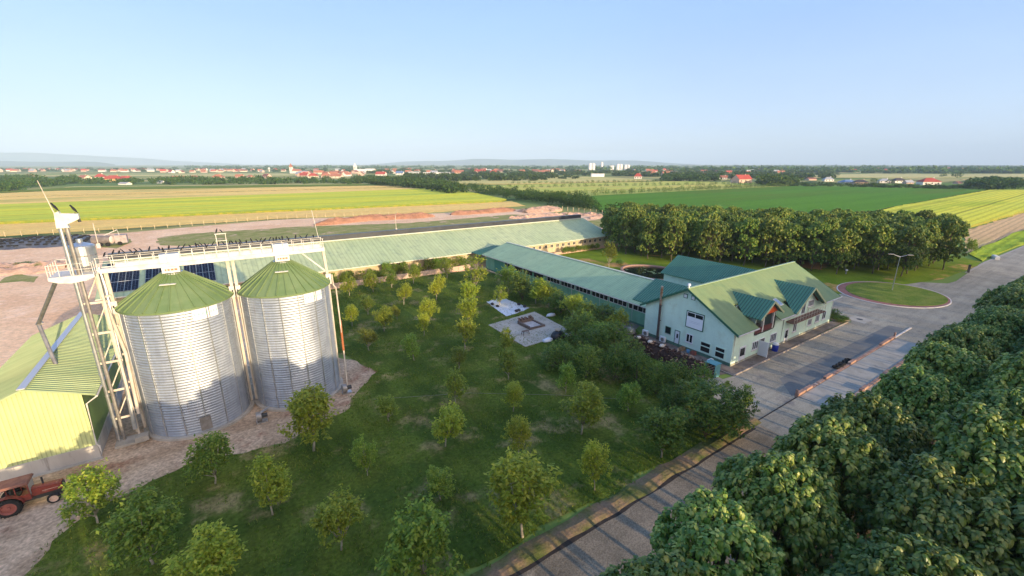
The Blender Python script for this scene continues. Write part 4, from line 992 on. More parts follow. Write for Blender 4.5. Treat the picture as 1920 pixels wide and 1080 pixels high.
for i in range(14):
    w = Wall((81 + i * 2.4, 108.4, 0), (1, 0, 0), (0, -1, 0)); w.window(t, .3, 1.5, 2.0, 3.1, 1, MWHITE, 'window', False)
# pale low wall in front of the long barn
t = MB(); rr = random.Random(2)
u = 20.0
while u < 58:
    w_ = rr.uniform(1.8, 2.6); t.box(u, u + w_ - .05, 104.35, 104.6, -.1, 1.3 + rr.uniform(-.04, .04)); u += w_
tag(t.build('garden_wall', M('pale_wall', (.58, .42, .32), (.50, .36, .27), scale=.5, rough=.9, c3=(.28, .22, .16), scale3=.9, lohi3=(.55, .7))), 'low pale plaster wall at the far end of the orchard, under the shrubs', 'wall')
t = MB(); t.box(78, 111, 105.9, 106.1, -.1, .9); tag(t.build('garden_wall', M('pink_wall', (.56, .38, .28), (.45, .3, .22), scale=.5, rough=.9)), 'low pinkish wall in front of the barn beyond the low barn roof', 'wall')
# ------------------------------------------------------------------ the low barn (wing)
t = thing('low_barn', 'low green barn with ribbon windows, joining the farmhouse and the long barn', 'barn', (68, 75, 0))
ue, ur, ub = 59.8, 68.0, 76.4; z0, zr2 = 4.15, 6.65; va, vb2 = 46.0, 102.6
b = MB()
b.hexa([(ue, va, z0 - .1), (ur, va, zr2 - .1), (ur, vb2, zr2 - .1), (ue, vb2, z0 - .1), (ue, va, z0), (ur, va, zr2), (ur, vb2, zr2), (ue, vb2, z0)])
b.hexa([(ur, va, zr2 - .1), (ub, va, z0 - .1), (ub, vb2, z0 - .1), (ur, vb2, zr2 - .1), (ur, va, zr2), (ub, va, z0), (ub, vb2, z0), (ur, vb2, zr2)])
b.build('roof', MWROOF, t)
b = MB(); b.box(ur - .3, ur + .3, va, vb2, zr2 - .05, zr2 + .09); b.build('ridge_cap', M('pale_ridge', (.55, .58, .46), rough=.6), t)
b = MB(); b.hexa([(59.0, 102.7, 3.9), (66.0, 102.7, 5.6), (66.0, 107, 5.2), (59.0, 107, 4.0), (59.0, 102.7, 4.0), (66.0, 102.7, 5.9), (66.0, 107, 5.3), (59.0, 107, 4.1)]); b.build('link_roof', MTRIM, t)
wu = 60.75; w = Wall((wu, 0, 0), (0, 1, 0), (-1, 0, 0))
b = MB(); b.box(wu, wu + .2, 46, 102.2, 0, 4.3); b.box(75.4, 75.6, 46, 102.2, 0, 4.3); b.face([(wu + .2, 102.2, 0), (wu + .2, 102.2, 4.3), (ur, 102.2, zr2 - .15), (75.4, 102.2, 4.3), (75.4, 102.2, 0)])
b.build('wall', MBARNG, t)
b = MB(); w.box(b, 46, 102, 0, .35, 0, .08); b.build('plinth', MPLINTH, t)
b = MB(); b.box(ue - .1, ue + .02, va, vb2, z0 - .22, z0 - .06); b.build('gutter', MWHITE, t)
v = 47.0
for i in range(6):       # glazed ribbon near the farmhouse
    w.window(t, v, v + 4.4, 2.55, 3.75, 3, MWHITE, 'window', False); v += 4.75
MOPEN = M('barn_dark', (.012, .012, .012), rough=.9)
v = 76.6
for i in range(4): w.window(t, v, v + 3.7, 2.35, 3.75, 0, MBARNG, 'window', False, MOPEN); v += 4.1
b = MB(); w.box(b, 93.2, 97.6, .1, 3.8, 0, .1); b.build('door', M('barn_door', (.07, .26, .18), rough=.7), t)
for v in (50.4, 58.6, 66.8, 75.2, 83.2, 91.4):
    b = MB(); b.tube([(wu - .7, v, 3.95), (wu - .12, v, 3.6), (wu - .12, v, .1)], .06, 6); b.build('downpipe', MWHITE, t)
# ------------------------------------------------------------------ farmhouse
t = thing('farmhouse', 'mint-green farmhouse with long green roof, two dormers, balcony and loggia', 'farmhouse', (74, 37, 0))
h0, h1, hf, hb = 58.0, 90.2, 30.0, 45.4; hr, zR, zE, vE = 37.7, 10.0, 5.25, 29.2
sl = (zR - zE) / (hr - vE); zroof = lambda v: zE + (v - vE) * sl
b = MB()
b.box(h0, 63.6, hf, hf + .25, 0, 5.5); b.box(63.6, 69.2, hf, hf + .25, 0, 3.65); b.box(69.2, h1, hf, hf + .25, 0, 5.5)
b.box(h0 + .25, h1 - .25, hb - .25, hb, 0, 5.5)
for x in (h0, h1 - .25):
    b.prism([(x, hf + .252), (x + .25, hf + .252), (x + .25, hb - .002), (x, hb - .002)], 0, 5.4)
    k = [(hf + .1, 5.4), (hb - .1, 5.4), (hr, zR - .22)]
    p0, p1 = [(x, y, z) for y, z in k], [(x + .25, y, z) for y, z in k]
    b.face([p0[0], p0[2], p0[1]]); b.face([p1[0], p1[1], p1[2]])
b.build('wall', MMINT, t)
b = MB(); th = .16
def slab(b, u0, u1, va, vb, mi=0):
    z = [zroof(va), zroof(vb)]
    b.hexa([(u0, va, z[0] - th), (u1, va, z[0] - th), (u1, vb, z[1] - th), (u0, vb, z[1] - th), (u0, va, z[0]), (u1, va, z[0]), (u1, vb, z[1]), (u0, vb, z[1])], mi)
r0, r1 = 57.5, 90.75
for u0, u1, va in ((r0, 62.95, vE), (62.95, 69.2, 33.4), (69.2, 74.2, vE), (74.2, 83.8, 31.6), (83.8, r1, vE)): slab(b, u0, u1, va, hr)
z = [zR, zE]; v2 = hr + (hr - vE)
b.hexa([(r0, hr, zR - th), (r1, hr, zR - th), (r1, v2, zE - th), (r0, v2, zE - th), (r0, hr, zR), (r1, hr, zR), (r1, v2, zE), (r0, v2, zE)])
b.build('roof', MROOF, t)
for u in (r0 - .04, r1):
    b = MB()
    for va, vb, za_, zb_ in ((vE - .05, hr, zE, zR), (hr, v2 + .05, zR, zE)):
        b.hexa([(u, va, za_ - .34), (u + .04, va, za_ - .34), (u + .04, vb, zb_ - .34), (u, vb, zb_ - .34), (u, va, za_ + .02), (u + .04, va, za_ + .02), (u + .04, vb, zb_ + .02), (u, vb, zb_ + .02)])
    b.build('verge_board', MTRIM, t)
b = MB(); b.box(r0, r1, hr - .18, hr + .18, zR - .02, zR + .08); b.build('ridge_cap', M('ridge_green', (.30, .40, .26), rough=.6), t)
b = MB()
for u0, u1 in ((r0, 63.0), (69.3, 74.1), (84.0, r1 + .4)): b.box(u0, u1, vE - .16, vE - .02, zE - .22, zE - .08)
b.build('gutter', MWHITE, t)
MORANGE = M('orange_timber', (.75, .12, .03), (.62, .1, .025), scale=2, rough=.6)
def dormer(uc, w, zr_, ze_, wall_z):
    vr_ = vE + (zr_ - zE) / sl; vf = vE - .25; ve_ = max(vE + (ze_ - zE) / sl, vf + .35)
    b = MB()
    for s in (-1, 1):
        top = [(uc + s * w, vf, ze_), (uc, vf, zr_), (uc, vr_ + .1, zr_ + .03), (uc + s * w, ve_ + .1, ze_ + .05)]
        if s > 0: top = [top[1], top[0], top[3], top[2]]
        b.hexa([(x, y, q - .14) for x, y, q in top] + top)
    d = b.build('dormer_roof', MDORM, t)
    b = MB()
    for s in (-1, 1):
        p, q = (uc + s * (w + .02), vf - .05, ze_ - .02), (uc, vf - .05, zr_ + .0); b.bar((p[0], p[1], p[2] - .1), (q[0], q[1], q[2] - .1), .1, .26)
    b.build('barge_board', M('barge_board', (.42, .45, .25), rough=.6), d)
    return d
d1 = dormer(65.95, 3.25, 8.75, 6.55, 0)
b = MB(); b.face([(63.3, 29.5, 6.7), (68.6, 29.5, 6.7), (65.95, 29.5, 8.5)]); b.face([(68.6, 29.6, 6.7), (63.3, 29.6, 6.7), (65.95, 29.6, 8.5)]); b.face([(63.3, 29.5, 6.7), (63.3, 29.6, 6.7), (68.6, 29.6, 6.7), (68.6, 29.5, 6.7)]); b.build('gable_panel', MORANGE, t)
b = MB(); b.box(63.62, 69.2, 30.0, 33.3, 3.5, 3.66); b.build('loggia_floor', MCONCD, t)
b = MB(); b.box(63.4, 63.6, 30.0, 33.4, 3.66, 6.6); b.box(69.2, 69.4, 30.0, 33.4, 3.66, 6.6); b.box(63.6, 69.2, 33.2, 33.4, 3.66, 7.3); b.build('loggia_wall', M('loggia_wall', (.34, .42, .34), rough=.85), t)
w = Wall((0, 33.2, 0), (1, 0, 0), (0, -1, 0)); w.door(t, 66.6, 67.6, 3.7, 5.8, MGLASS)
for u in (65.9, 68.85): b = MB(); b.box(u - .16, u + .16, 30.02, 30.32, 3.66, 6.75); b.build('column', MWHITE, t)
b = MB(); b.box(63.65, 65.7, 30.06, 30.12, 3.7, 4.55); b.box(66.1, 68.65, 30.06, 30.12, 3.7, 4.55); b.build('loggia_railing', M('maroon', (.16, .05, .045), (.1, .04, .04), scale=3, rough=.7), t)
d2 = dormer(78.9, 5.15, 8.75, 5.35, 0)
b = MB(); b.hexa([(74.4, 30.0, 5.5), (83.4, 30.0, 5.5), (83.4, 30.25, 5.5), (74.4, 30.25, 5.5), (78.85, 30.0, 8.45), (78.95, 30.0, 8.45), (78.95, 30.25, 8.45), (78.85, 30.25, 8.45)]); b.build('dormer_wall', MMINT, t)
for (a, c) in (((80.6, 7.55), (81.6, 6.85)), ((82.1, 6.5), (83.3, 5.72))):
    b = MB(); b.bar((a[0], 29.9, a[1]), (c[0], 29.9, c[1]), .12, .34); b.build('brace', M('brown_timber', (.2, .07, .04), rough=.7), t)
b = MB(); b.hexa([(x, y, zroof(y) + q) for q in (.01, .09) for x, y in ((76.0 - 3.4, 31.0), (77.0 - 3.4, 31.0), (77.0 - 3.4, 32.3), (76.0 - 3.4, 32.3))]); sk = b.build('skylight', MWHITE, t)
b = MB(); b.hexa([(x, y, zroof(y) + q) for q in (.091, .1) for x, y in ((72.7, 31.1), (73.5, 31.1), (73.5, 32.2), (72.7, 32.2))]); b.build('pane', M('sky_glass', (.25, .32, .4), rough=.1, spec=.6), sk)
# front wall openings
F = Wall((0, 30.0, 0), (1, 0, 0), (0, -1, 0))
F.door(t, 60.0, 61.6, .15, 2.6, MPLAST, (60.2, 61.4, 1.1, 2.3))
F.window(t, 63.4, 65.1, 1.25, 2.6, 2)
F.door(t, 65.4, 66.9, .15, 2.65, MGLASS)
b = MB(); b.box(65.28, 65.36, 28.55, 29.95, .18, 2.5); b.box(65.24, 65.28, 28.7, 29.8, 1.2, 2.3, 0); b.build('open_door', MPLAST, t)
F.window(t, 68.6, 70.5, 1.25, 2.65, 3)
F.door(t, 73.3, 74.5, .15, 2.5, MPLAST, (73.5, 74.3, .9, 2.2))
F.window(t, 75.9, 77.1, 1.4, 2.95, 1)
F.window(t, 81.2, 82.6, 1.4, 2.55, 2); F.window(t, 84.0, 85.5, 1.4, 2.7, 2); F.window(t, 86.6, 88.0, 1.4, 2.9, 1)
F.window(t, 77.9, 79.1, 4.1, 5.85, 1, None, 'balcony_door', False); F.window(t, 80.0, 82.0, 4.95, 6.1, 3, None, 'window'); F.window(t, 75.4, 76.5, 4.2, 5.6, 1, None, 'balcony_door', False)
for u in (72.0, 80.2, 58.15, 90.0): b = MB(); b.tube([(u, 29.05, 5.1), (u, 29.88, 4.7), (u, 29.88, .15)], .055, 6); b.build('downpipe', MWHITE if u > 85 else MDARK if u == 72.0 else MCREAM, t)
b = MB(); b.box(73.0, 84.0, 28.75, 30.0, 3.72, 3.9); b.build('balcony_slab', M('balcony_brown', (.22, .12, .09), (.14, .09, .07), scale=1.2, rough=.8), t)
b = MB()
for i in range(12): u = 73.05 + i * .99; b.box(u - .02, u + .02, 28.78, 28.82, 3.9, 4.85)
b.box(73.0, 84.0, 28.77, 28.83, 4.85, 4.9); b.box(73.0, 84.0, 28.78, 28.82, 4.35, 4.38); b.build('balcony_railing', MCREAM, t)
b = MB(); F.box(b, 58.0, 90.2, 0, .45, 0, .06); b.build('plinth', M('front_plinth', (.34, .33, .26), rough=.9), t)
# gable openings
g_ = Wall((58.0, 0, 0), (0, 1, 0), (-1, 0, 0))
f = g_.window(t, 34.85, 37.6, 3.95, 6.35, 1, MPLAST, 'window', False, None, 5.6, .1)
b = MB(); g_.box(b, 34.72, 34.85, 3.85, 6.5, 0, .06); g_.box(b, 37.6, 37.73, 3.85, 6.5, 0, .06); g_.box(b, 34.85, 37.6, 6.36, 6.5, 0, .06); g_.box(b, 34.85, 37.6, 3.82, 3.94, 0, .06); b.build('surround', MTRIM, f)
b = MB(); g_.box(b, 34.9, 37.55, 4.0, 5.55, .07, .09); b.build('panel', M('white_panel', (.82, .83, .88), rough=.6), f)
b = MB()
for z in (4.75, 4.95): g_.box(b, 35.3, 37.1, z, z + .03, .09, .094)
b.build('panel_lines', M('grey_print', (.42, .44, .5), rough=.6), f)
g_.door(t, 38.45, 39.4, .2, 2.75, MPLAST, (38.75, 39.05, 1.5, 2.2), MTRIM)
g_.window(t, 40.15, 41.2, 1.65, 2.85, 0, MTRIM); g_.window(t, 36.2, 37.35, 1.45, 2.85, 1)
for a, c in ((33.15, 34.95), (30.9, 32.55)):
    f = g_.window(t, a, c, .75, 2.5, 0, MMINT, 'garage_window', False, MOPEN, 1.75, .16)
for v in (38.2, 36.9):
    b = MB(); g_.box(b, v - .34, v + .34, 8.3, 8.95, 0, .08); o = b.build('vent', MTRIM, t); b = MB(); g_.box(b, v - .25, v + .25, 8.39, 8.86, .08, .1); b.build('vent_cover', MPLAST, o)
b = MB(); g_.box(b, 30, 45.4, 0, .6, 0, .06); b.build('plinth', MPLINTH, t)
b = MB(); b.tube([(57.55, 42.25, .3), (57.55, 42.25, 6.2)], .2, 12); b.tube([(57.55, 42.25, 6.2), (57.55, 42.25, 9.3)], .2, 12, 1); b.box(57.7, 58, 42.2, 42.3, 5.9, 6.0); b.box(57.7, 58, 42.2, 42.3, 3.4, 3.5)
b.build('flue_pipe', [M('flue_dark', (.10, .075, .065), (.05, .04, .04), scale=4, rough=.6), M('flue_steel', (.5, .42, .36), (.34, .17, .10), scale=2.5, rough=.4, metal=.6)], t)
b = MB(); b.lathe(57.75, 37.7, [(.12, 10.05), (.12, 10.4), (.26, 10.42), (.2, 10.7), (0, 10.72)], 12); b.build('ridge_vent', MPLAST, t)
# rear wing roofs
b = MB(); ur = 84.2
b.hexa([(78.6, 45.5, 5.2), (ur, 40.5, 8.45), (ur, 58.5, 8.45), (78.6, 58.5, 5.2), (78.6, 45.5, 5.35), (ur, 40.5, 8.6), (ur, 58.5, 8.6), (78.6, 58.5, 5.35)])
b.hexa([(ur, 40.5, 8.45), (89.8, 45.5, 5.2), (89.8, 58.5, 5.2), (ur, 58.5, 8.45), (ur, 40.5, 8.6), (89.8, 45.5, 5.35), (89.8, 58.5, 5.35), (ur, 58.5, 8.6)]); b.build('rear_roof', MDORM, t)
b = MB(); b.box(79.2, 89.2, 45.5, 58.0, 0, 5.2); b.build('rear_wall', MMINT, t)
b = MB()
b.hexa([(60.6, 45.8, 4.4), (66.6, 42, 7.35), (66.6, 50.5, 7.35), (60.6, 50.5, 4.4), (60.6, 45.8, 4.55), (66.6, 42, 7.5), (66.6, 50.5, 7.5), (60.6, 50.5, 4.55)])
b.hexa([(66.6, 42, 7.35), (72.6, 45.8, 4.4), (72.6, 50.5, 4.4), (66.6, 50.5, 7.35), (66.6, 42, 7.5), (72.6, 45.8, 4.55), (72.6, 50.5, 4.55), (66.6, 50.5, 7.5)]); b.build('link_roof', MDORM, t)
# ------------------------------------------------------------------ things round the farmhouse
def one(name, label, cat, group=None): return lambda b, mats, smooth=False: tag(b.build(name, mats, None, smooth), label, cat, group)
MBLUE = M('blue_plastic', (.015, .035, .32), rough=.4, spec=.4)
t = thing('barrel', 'blue plastic barrel with white lid beside the farmhouse door', 'barrel', (69.0, 29.2, 0))
b = MB(); b.lathe(69.0, 29.2, [(.42, .15), (.46, .4), (.46, .95), (.42, 1.2), (.0, 1.2)], 20); b.build('body', MBLUE, t, True)
b = MB(); b.lathe(69.0, 29.2, [(.44, 1.18), (.46, 1.3), (.3, 1.5), (0, 1.55)], 20); b.build('lid', MPLAST, t)
for u, v, z, lab in ((57.5, 41.2, .14, 'white air-conditioner unit on the ground by the small gable window'), (57.4, 44.6, .14, 'white air-conditioner unit at the barn corner of the farmhouse gable')):
    t = thing('air_conditioner', lab, 'air conditioner', (u, v, 0))
    b = MB(); b.box(u - .2, u + .2, v - .5, v + .5, z + .08, z + .95); b.build('case', MPLAST, t)
    b = MB(); b.tube([(u - .2, v - .12, z + .5), (u - .23, v - .12, z + .5)], .32, 16); b.build('fan_grille', MGALVD, t)
    b = MB(); b.box(u - .2, u + .2, v - .4, v - .3, z, z + .08); b.box(u - .2, u + .2, v + .3, v + .4, z, z + .08); b.build('foot', MDARK, t)
# wood pile
MLOG = [M('log_bark', (.085, .045, .035), (.05, .03, .025), scale=3, rough=.95), M('log_end', (.42, .28, .19), (.3, .19, .13), scale=3, rough=.9)]
t = thing('wood_pile', 'long dark heap of firewood and branches in front of the farmhouse gable', 'wood pile', (52.6, 36.5, 0))
b = MB(); r_ = random.Random(9)
for i in range(620):
    v = r_.uniform(30.6, 43.2); hh = 1.9 * min(1, (v - 29.8) / 1.6, (44 - v) / 1.6); z = r_.uniform(.05, 1) ** .8 * hh; wd = 1.7 * (1 - z / 2.6)
    u = 52.7 + r_.uniform(-wd, wd); a = r_.gauss(0, .7) + (0 if r_.random() < .7 else 1.4); ln = r_.uniform(.35, 1.1); d = Vector((math.cos(a), math.sin(a), r_.uniform(-.35, .35))).normalized() * ln / 2
    c = Vector((u, v, max(z, .08))); b.tube([c - d, c + d], r_.uniform(.05, .12), 6, 0 if r_.random() < .86 else 1)
b.build('logs', MLOG, t)['kind'] = 'stuff'
core = MB()
for i in range(12):
    v = 31 + i * .98; core.hexa([(51.3, v, 0), (54.1, v, 0), (54.1, v + 1, 0), (51.3, v + 1, 0), (52.2, v, 1.45), (53.2, v, 1.45), (53.2, v + 1, 1.45), (52.2, v + 1, 1.45)])
core.build('inner_logs', MLOG[0], t)
MRAG = M('white_sack', (.66, .6, .52), (.5, .45, .4), scale=4, rough=.85)
for i, (u, v, z, lab) in enumerate(((52.6, 42.0, 1.75, 'white sack lying on the barn end of the wood pile'), (52.4, 39.7, 1.9, 'white sack on the wood pile, beside the first one'), (52.5, 37.6, 1.95, 'pale sack on the middle of the wood pile'))):
    b = MB(); b.lathe(0, 0, [(0, -.22), (.3, -.18), (.45, 0), (.33, .2), (0, .26)], 10)
    b.v = [(u + x * 1.1, v + y * .8, z + q + .06 * mnoise.noise((x * 5, y * 5, i))) for x, y, q in b.v]; one('sack', lab, 'sack')(b, MRAG, True)
MPLANK = M('grey_planks', (.22, .19, .17), (.14, .12, .11), scale=2, rough=.9)
t = thing('plank_stack', 'grey stack of planks at the barn end of the wood pile', 'plank stack', (55.0, 49.2, 0))
for i in range(3):
    b = MB(); b.box(53.2 + .1 * i, 57.0 - .15 * i, 48.0 + .1 * i, 50.4, .12 + i * .16, .25 + i * .16); b.build('layer', MPLANK, t)
b = MB(); b.box(53.6, 53.8, 48, 50.4, 0, .12); b.box(56.2, 56.4, 48, 50.4, 0, .12); b.build('bearer', MPLANK, t)
t = thing('garden_cart', 'grey garden cart with rounded hood parked beside the plank stack', 'cart', (55.6, 46.4, 0))
b = MB(); b.lathe(55.6, 46.4, [(.9, .5), (.95, .8), (.7, 1.3), (.0, 1.5)], 14); b.build('hood', MGALVD, t, True)
b = MB(); b.box(54.7, 56.5, 45.7, 47.1, .38, .5); b.build('bed', MDARK, t)
for u in (55.0, 56.2): b = MB(); b.tube([(u, 45.6, .32), (u, 45.75, .32)], .32, 14); b.build('wheel', MDARK, t)
stuff = [('crate', 'low wooden crate under the gable window', 57.3, 37.4, .9, .6, .5, M('crate_wood', (.34, .22, .12), rough=.9)), ('bucket', 'blue bucket under the gable window', 57.3, 36.3, .5, .5, .5, M('pale_blue', (.12, .28, .45), rough=.5)),
         ('crate', 'reddish box between the gable window and the garage openings', 57.3, 35.4, .5, .7, .55, M('red_box', (.3, .1, .07), rough=.8))]
for name, lab, u, v, a, c, h, m_ in stuff:
    t = thing(name, lab, name, (u, v, 0)); b = MB()
    if name == 'bucket': b.lathe(u, v, [(.2, .14), (.28, .6), (.25, .6), (.18, .2), (0, .2)], 16); b.build('body', m_, t, True); b = MB(); b.tube([(u, v - .28, .6), (u, v, .8), (u, v + .28, .6)], .015, 5); b.build('handle', MDARK, t)
    else:
        b.box(u - a / 2, u + a / 2, v - c / 2, v + c / 2, .14, .2); b.build('bottom', m_, t)
        for q in (-1, 1):
            b = MB(); b.box(u + q * (a / 2 - .03) - .03, u + q * (a / 2 - .03) + .03, v - c / 2, v + c / 2, .2, .14 + h); b.build('side', m_, t)
            b = MB(); b.box(u - a / 2 + .06, u + a / 2 - .06, v + q * (c / 2 - .03) - .03, v + q * (c / 2 - .03) + .03, .2, .1 + h); b.build('end', m_, t)
t = thing('drum', 'white drum lying by the right garage opening', 'drum', (56.6, 32.2, 0))
b = MB(); b.tube([(56.3, 32.2, .5), (57.0, 32.2, .5)], .36, 16); b.build('body', MPLAST, t, True); b = MB(); b.tube([(56.27, 32.2, .5), (56.3, 32.2, .5)], .2, 12); b.build('end_cap', MDARK, t)
t = thing('log_rack', 'small upright rack of logs at the road end of the wood pile', 'log rack', (53.6, 30.0, 0))
b = MB()
for i in range(5):
    for j in range(8): b.tube([(53.0, 29.5 + i * .24, .2 + j * .2), (54.2, 29.5 + i * .24, .2 + j * .2)], .11, 7, (i + j) % 2)
b.build('logs', MLOG, t)
b = MB(); b.box(52.95, 54.25, 29.3, 29.36, 0, 1.9); b.box(52.95, 54.25, 30.7, 30.76, 0, 1.9); b.box(52.9, 54.3, 29.2, 30.85, 1.9, 1.96); b.build('frame', M('teal_sheet', (.12, .3, .33), rough=.7), t)
# weighbridge
MBRK = M('painted_kerb', (.42, .25, .19), (.34, .2, .15), scale=1.5, rough=.85, c3=(.55, .45, .38), scale3=1.2, lohi3=(.55, .7))
t = thing('weighbridge', 'concrete vehicle weighbridge with low reddish side walls beside the tree row', 'weighbridge', (74, 18.7, 0))
b = MB(); b.prism([(57.2, 16.95), (91, 16.95), (91, 20.45), (57.2, 20.45)], 0, .09); b.build('deck', MCONC, t)
b = MB(); [b.box(57.5 + i * 8.4, 57.55 + i * 8.4, 16.95, 20.45, .09, .094) for i in range(5)]; b.build('deck_joint', MDARK, t)
for v in (16.5, 20.55):
    b = MB(); u = 57.0; i = 0
    while u < 91:
        l = 2.0; b.box(u, u + l - .06, v, v + .4, -.02, .42 if i in (0, 1, 4, 8, 14, 15, 16) else .14); u += l; i += 1
    b.build('side_wall', MBRK, t)
for u, v in ((57.0, 20.75), (91.2, 20.75), (57.0, 16.6), (91.2, 16.6)): b = MB(); b.box(u - .12, u + .12, v - .12, v + .12, .0, 1.0); b.build('end_post', MBRK, t)
b = MB(); b.box(91.4, 99.5, 20.6, 20.85, 0, .1); b.box(91.4, 100.5, 16.6, 16.85, 0, .1); struct(b.build('road_kerb', MKW))
b = MB(); b.box(46.8, 57, 20.55, 20.7, 0, .045); struct(b.build('road_joint', MGUT))
MRUB = M('rubber', (.02, .02, .02), rough=.9)
def torus(b, c, R1, r1, axis='z', n=16, m=8):
    k = len(b.v)
    for i in range(n):
        a = 2 * PI * i / n
        for j in range(m):
            t_ = 2 * PI * j / m; q = R1 + r1 * math.cos(t_); h = r1 * math.sin(t_)
            p = (q * math.cos(a), q * math.sin(a), h) if axis == 'z' else (q * math.cos(a), h, q * math.sin(a))
            b.v.append((c[0] + p[0], c[1] + p[1], c[2] + p[2]))
    for i in range(n):
        for j in range(m): b.f.append((k + i * m + j, k + ((i + 1) % n) * m + j, k + ((i + 1) % n) * m + (j + 1) % m, k + i * m + (j + 1) % m)); b.m.append(0)
for i, (u, v, z) in enumerate(((70.2, 21.35, .2), (71.2, 21.3, .2), (72.2, 21.35, .2), (73.4, 21.3, .2), (74.4, 21.35, .2))):
    b = MB(); torus(b, (0, 0, 0), .34, .16); me_o = b.build('tyre', MRUB, None, True); me_o.location = (u, v, z)
    tag(me_o, f'{nth(i)} old black tyre lying against the weighbridge wall, from the gravel-road end', 'tyre', 'tyres by the weighbridge')
# street lamp on the roundabout and small posts
t = thing('street_lamp', 'grey twin-arm street lamp standing on the roundabout island', 'street lamp', (126.5, 31.2, 0))
b = MB(); b.tube([(126.5, 31.2, .1), (126.5, 31.2, 1.2), (126.5, 31.2, 8.0)], [.11, .09, .055], 10); b.build('pole', MGALV, t)
for s, nm in ((-1, 1), (1, 1)):
    b = MB(); b.tube([(126.5, 31.2, 7.9), (126.5 + s * .7, 31.2 - s * .9, 8.3)], .045, 8); a = b.build('arm', MGALV, t)
    b = MB(); b.obox((126.5 + s * 1.1, 31.2 - s * 1.4, 8.42), (1.1, .36, .14), (0, 0, math.atan2(-.9 * s, .7 * s))); b.build('lamp_head', MGALVD, a)
p = G(1815, 511); b = MB(); b.obox((p[0], p[1], 1.0), (.5, .45, 2.1), (0, .12, .3)); b.obox((p[0] + .1, p[1], 2.1), (.6, .55, .12), (0, .12, .3)); one('gate_post', 'dark leaning gate post where the lawn meets the far road', 'post')(b, MDARK)
p = G(1866, 485); t = thing('roadside_stone', 'long pale concrete block lying on the far road verge', 'concrete block', (*p, 0)); b = MB(); b.obox((p[0], p[1], .4), (4.5, 1.0, .8), (0, 0, .35)); b.obox((p[0] + .4, p[1], .85), (3.4, .7, .14), (0, 0, .38)); b.build('block', MWHITE, t)
p = G(1586, 514); t = thing('marker_post', 'short white-topped post at the tarmac edge under the grove', 'post', (*p, 0)); b = MB(); b.box(p[0] - .12, p[0] + .12, p[1] - .12, p[1] + .12, 0, .9); b.build('post', MGALVD, t); b = MB(); b.lathe(p[0], p[1], [(.22, .9), (.3, 1.1), (.2, 1.3), (0, 1.35)], 10); b.build('cap', MPLAST, t)
# ------------------------------------------------------------------ on and by the concrete pad
MTARP, nt, bb = nodes('tarpaulin'); bb.inputs['Base Color'].default_value = (.66, .70, .78, 1); bb.inputs['Roughness'].default_value = .5
bump(nt, bb, noise(nt, coords(nt), 1.6, 5, .6), 1.0, .2)
tp_ = [(45.3, 76.0), (48.0, 76.5), (49.6, 75.6), (49.8, 72.0), (50.2, 67.6), (47.0, 66.4), (43.4, 66.0), (44.0, 69.6), (44.6, 73.0)]
b = MB(); n = 22; cx_, cy_ = 47.0, 71.2; rows = []
ring_ = ragged(tp_, .5, .12, 3)
for q in range(6):
    f_ = q / 5; rows.append([(cx_ + (x - cx_) * f_, cy_ + (y - cy_) * f_, .12 + .11 * mnoise.noise((x * f_ * 1.3, y * f_ * 1.3, q * .4)) + (.02 if q < 5 else -.02)) for x, y in ring_])
for q in range(5):
    for i in range(len(ring_)): j = (i + 1) % len(ring_); b.face([rows[q][i], rows[q + 1][i], rows[q + 1][j], rows[q][j]])
one('tarpaulin', 'crumpled pale tarpaulin spread on the grass, weighted with stones', 'tarpaulin')(b, MTARP, True)
for i, (u, v) in enumerate(((45.0, 73.4), (45.1, 71.6), (49.4, 70.2), (49.6, 68.4), (46.6, 67.0), (47.2, 67.1))):
    b = MB(); b.lathe(0, 0, [(0, -.1), (.3, -.05), (.38, .12), (.2, .3), (0, .33)], 8); b.v = [(u + x, v + y * 1.3, .25 + z + .05 * mnoise.noise((x * 3, y * 3, i))) for x, y, z in b.v]
    one('stone', f'dark weight on the tarpaulin edge, {nth(i)} clockwise from the barn-wall side', 'stone', 'weights on the tarpaulin')(b, M('dark_stone', (.03, .03, .035), rough=.9) if i == 0 else bpy.data.materials['dark_stone'])
p = G(1033, 592); b = MB(); b.lathe(0, 0, [(0, .0), (.9, .02), (.7, .3), (.2, .45), (0, .46)], 12); b.v = [(p[0] + x * 1.2 + .2 * mnoise.noise((x * 3, y * 3, 0)), p[1] + y * .7, z + .06) for x, y, z in b.v]; one('plastic_bag', 'crumpled white plastic bag on the grass beside the shrubs', 'bag')(b, MTARP, True)
t = thing('fire_pit', 'square brick-edged pit with pale ash on the concrete pad', 'fire pit', (44.6, 59.4, 0))
MBRICK = M('brick', (.16, .115, .095), (.10, .08, .07), scale=4, rough=.9)
b = MB(); b.box(42.9, 46.3, 57.6, 57.95, .12, .42); b.box(42.9, 46.3, 61.0, 61.35, .12, .75); b.box(42.9, 43.25, 57.95, 61.0, .12, .6); b.box(45.95, 46.3, 57.95, 61.0, .12, .4); b.build('brick_edge', MBRICK, t)
b = MB(); b.box(43.25, 45.95, 57.95, 61.0, .12, .2); b.build('ash_bed', M('ash', (.5, .47, .46), (.36, .34, .33), scale=2, rough=.95), t)
for i in range(9):
    b = MB(); u, v = 43.1 + .36 * i, 61.3 + r_.uniform(-.15, .2); b.tube([(u, v - .2, .85), (u + r_.uniform(-.2, .3), v + .4, .98)], .13, 8); tag(b.build('firewood_log', MLOG[0] if i % 2 else M('log_mid', (.2, .12, .08), rough=.9)), f'{nth(i)} log laid along the back edge of the square fire pit', 'log', 'logs on the fire pit edge')
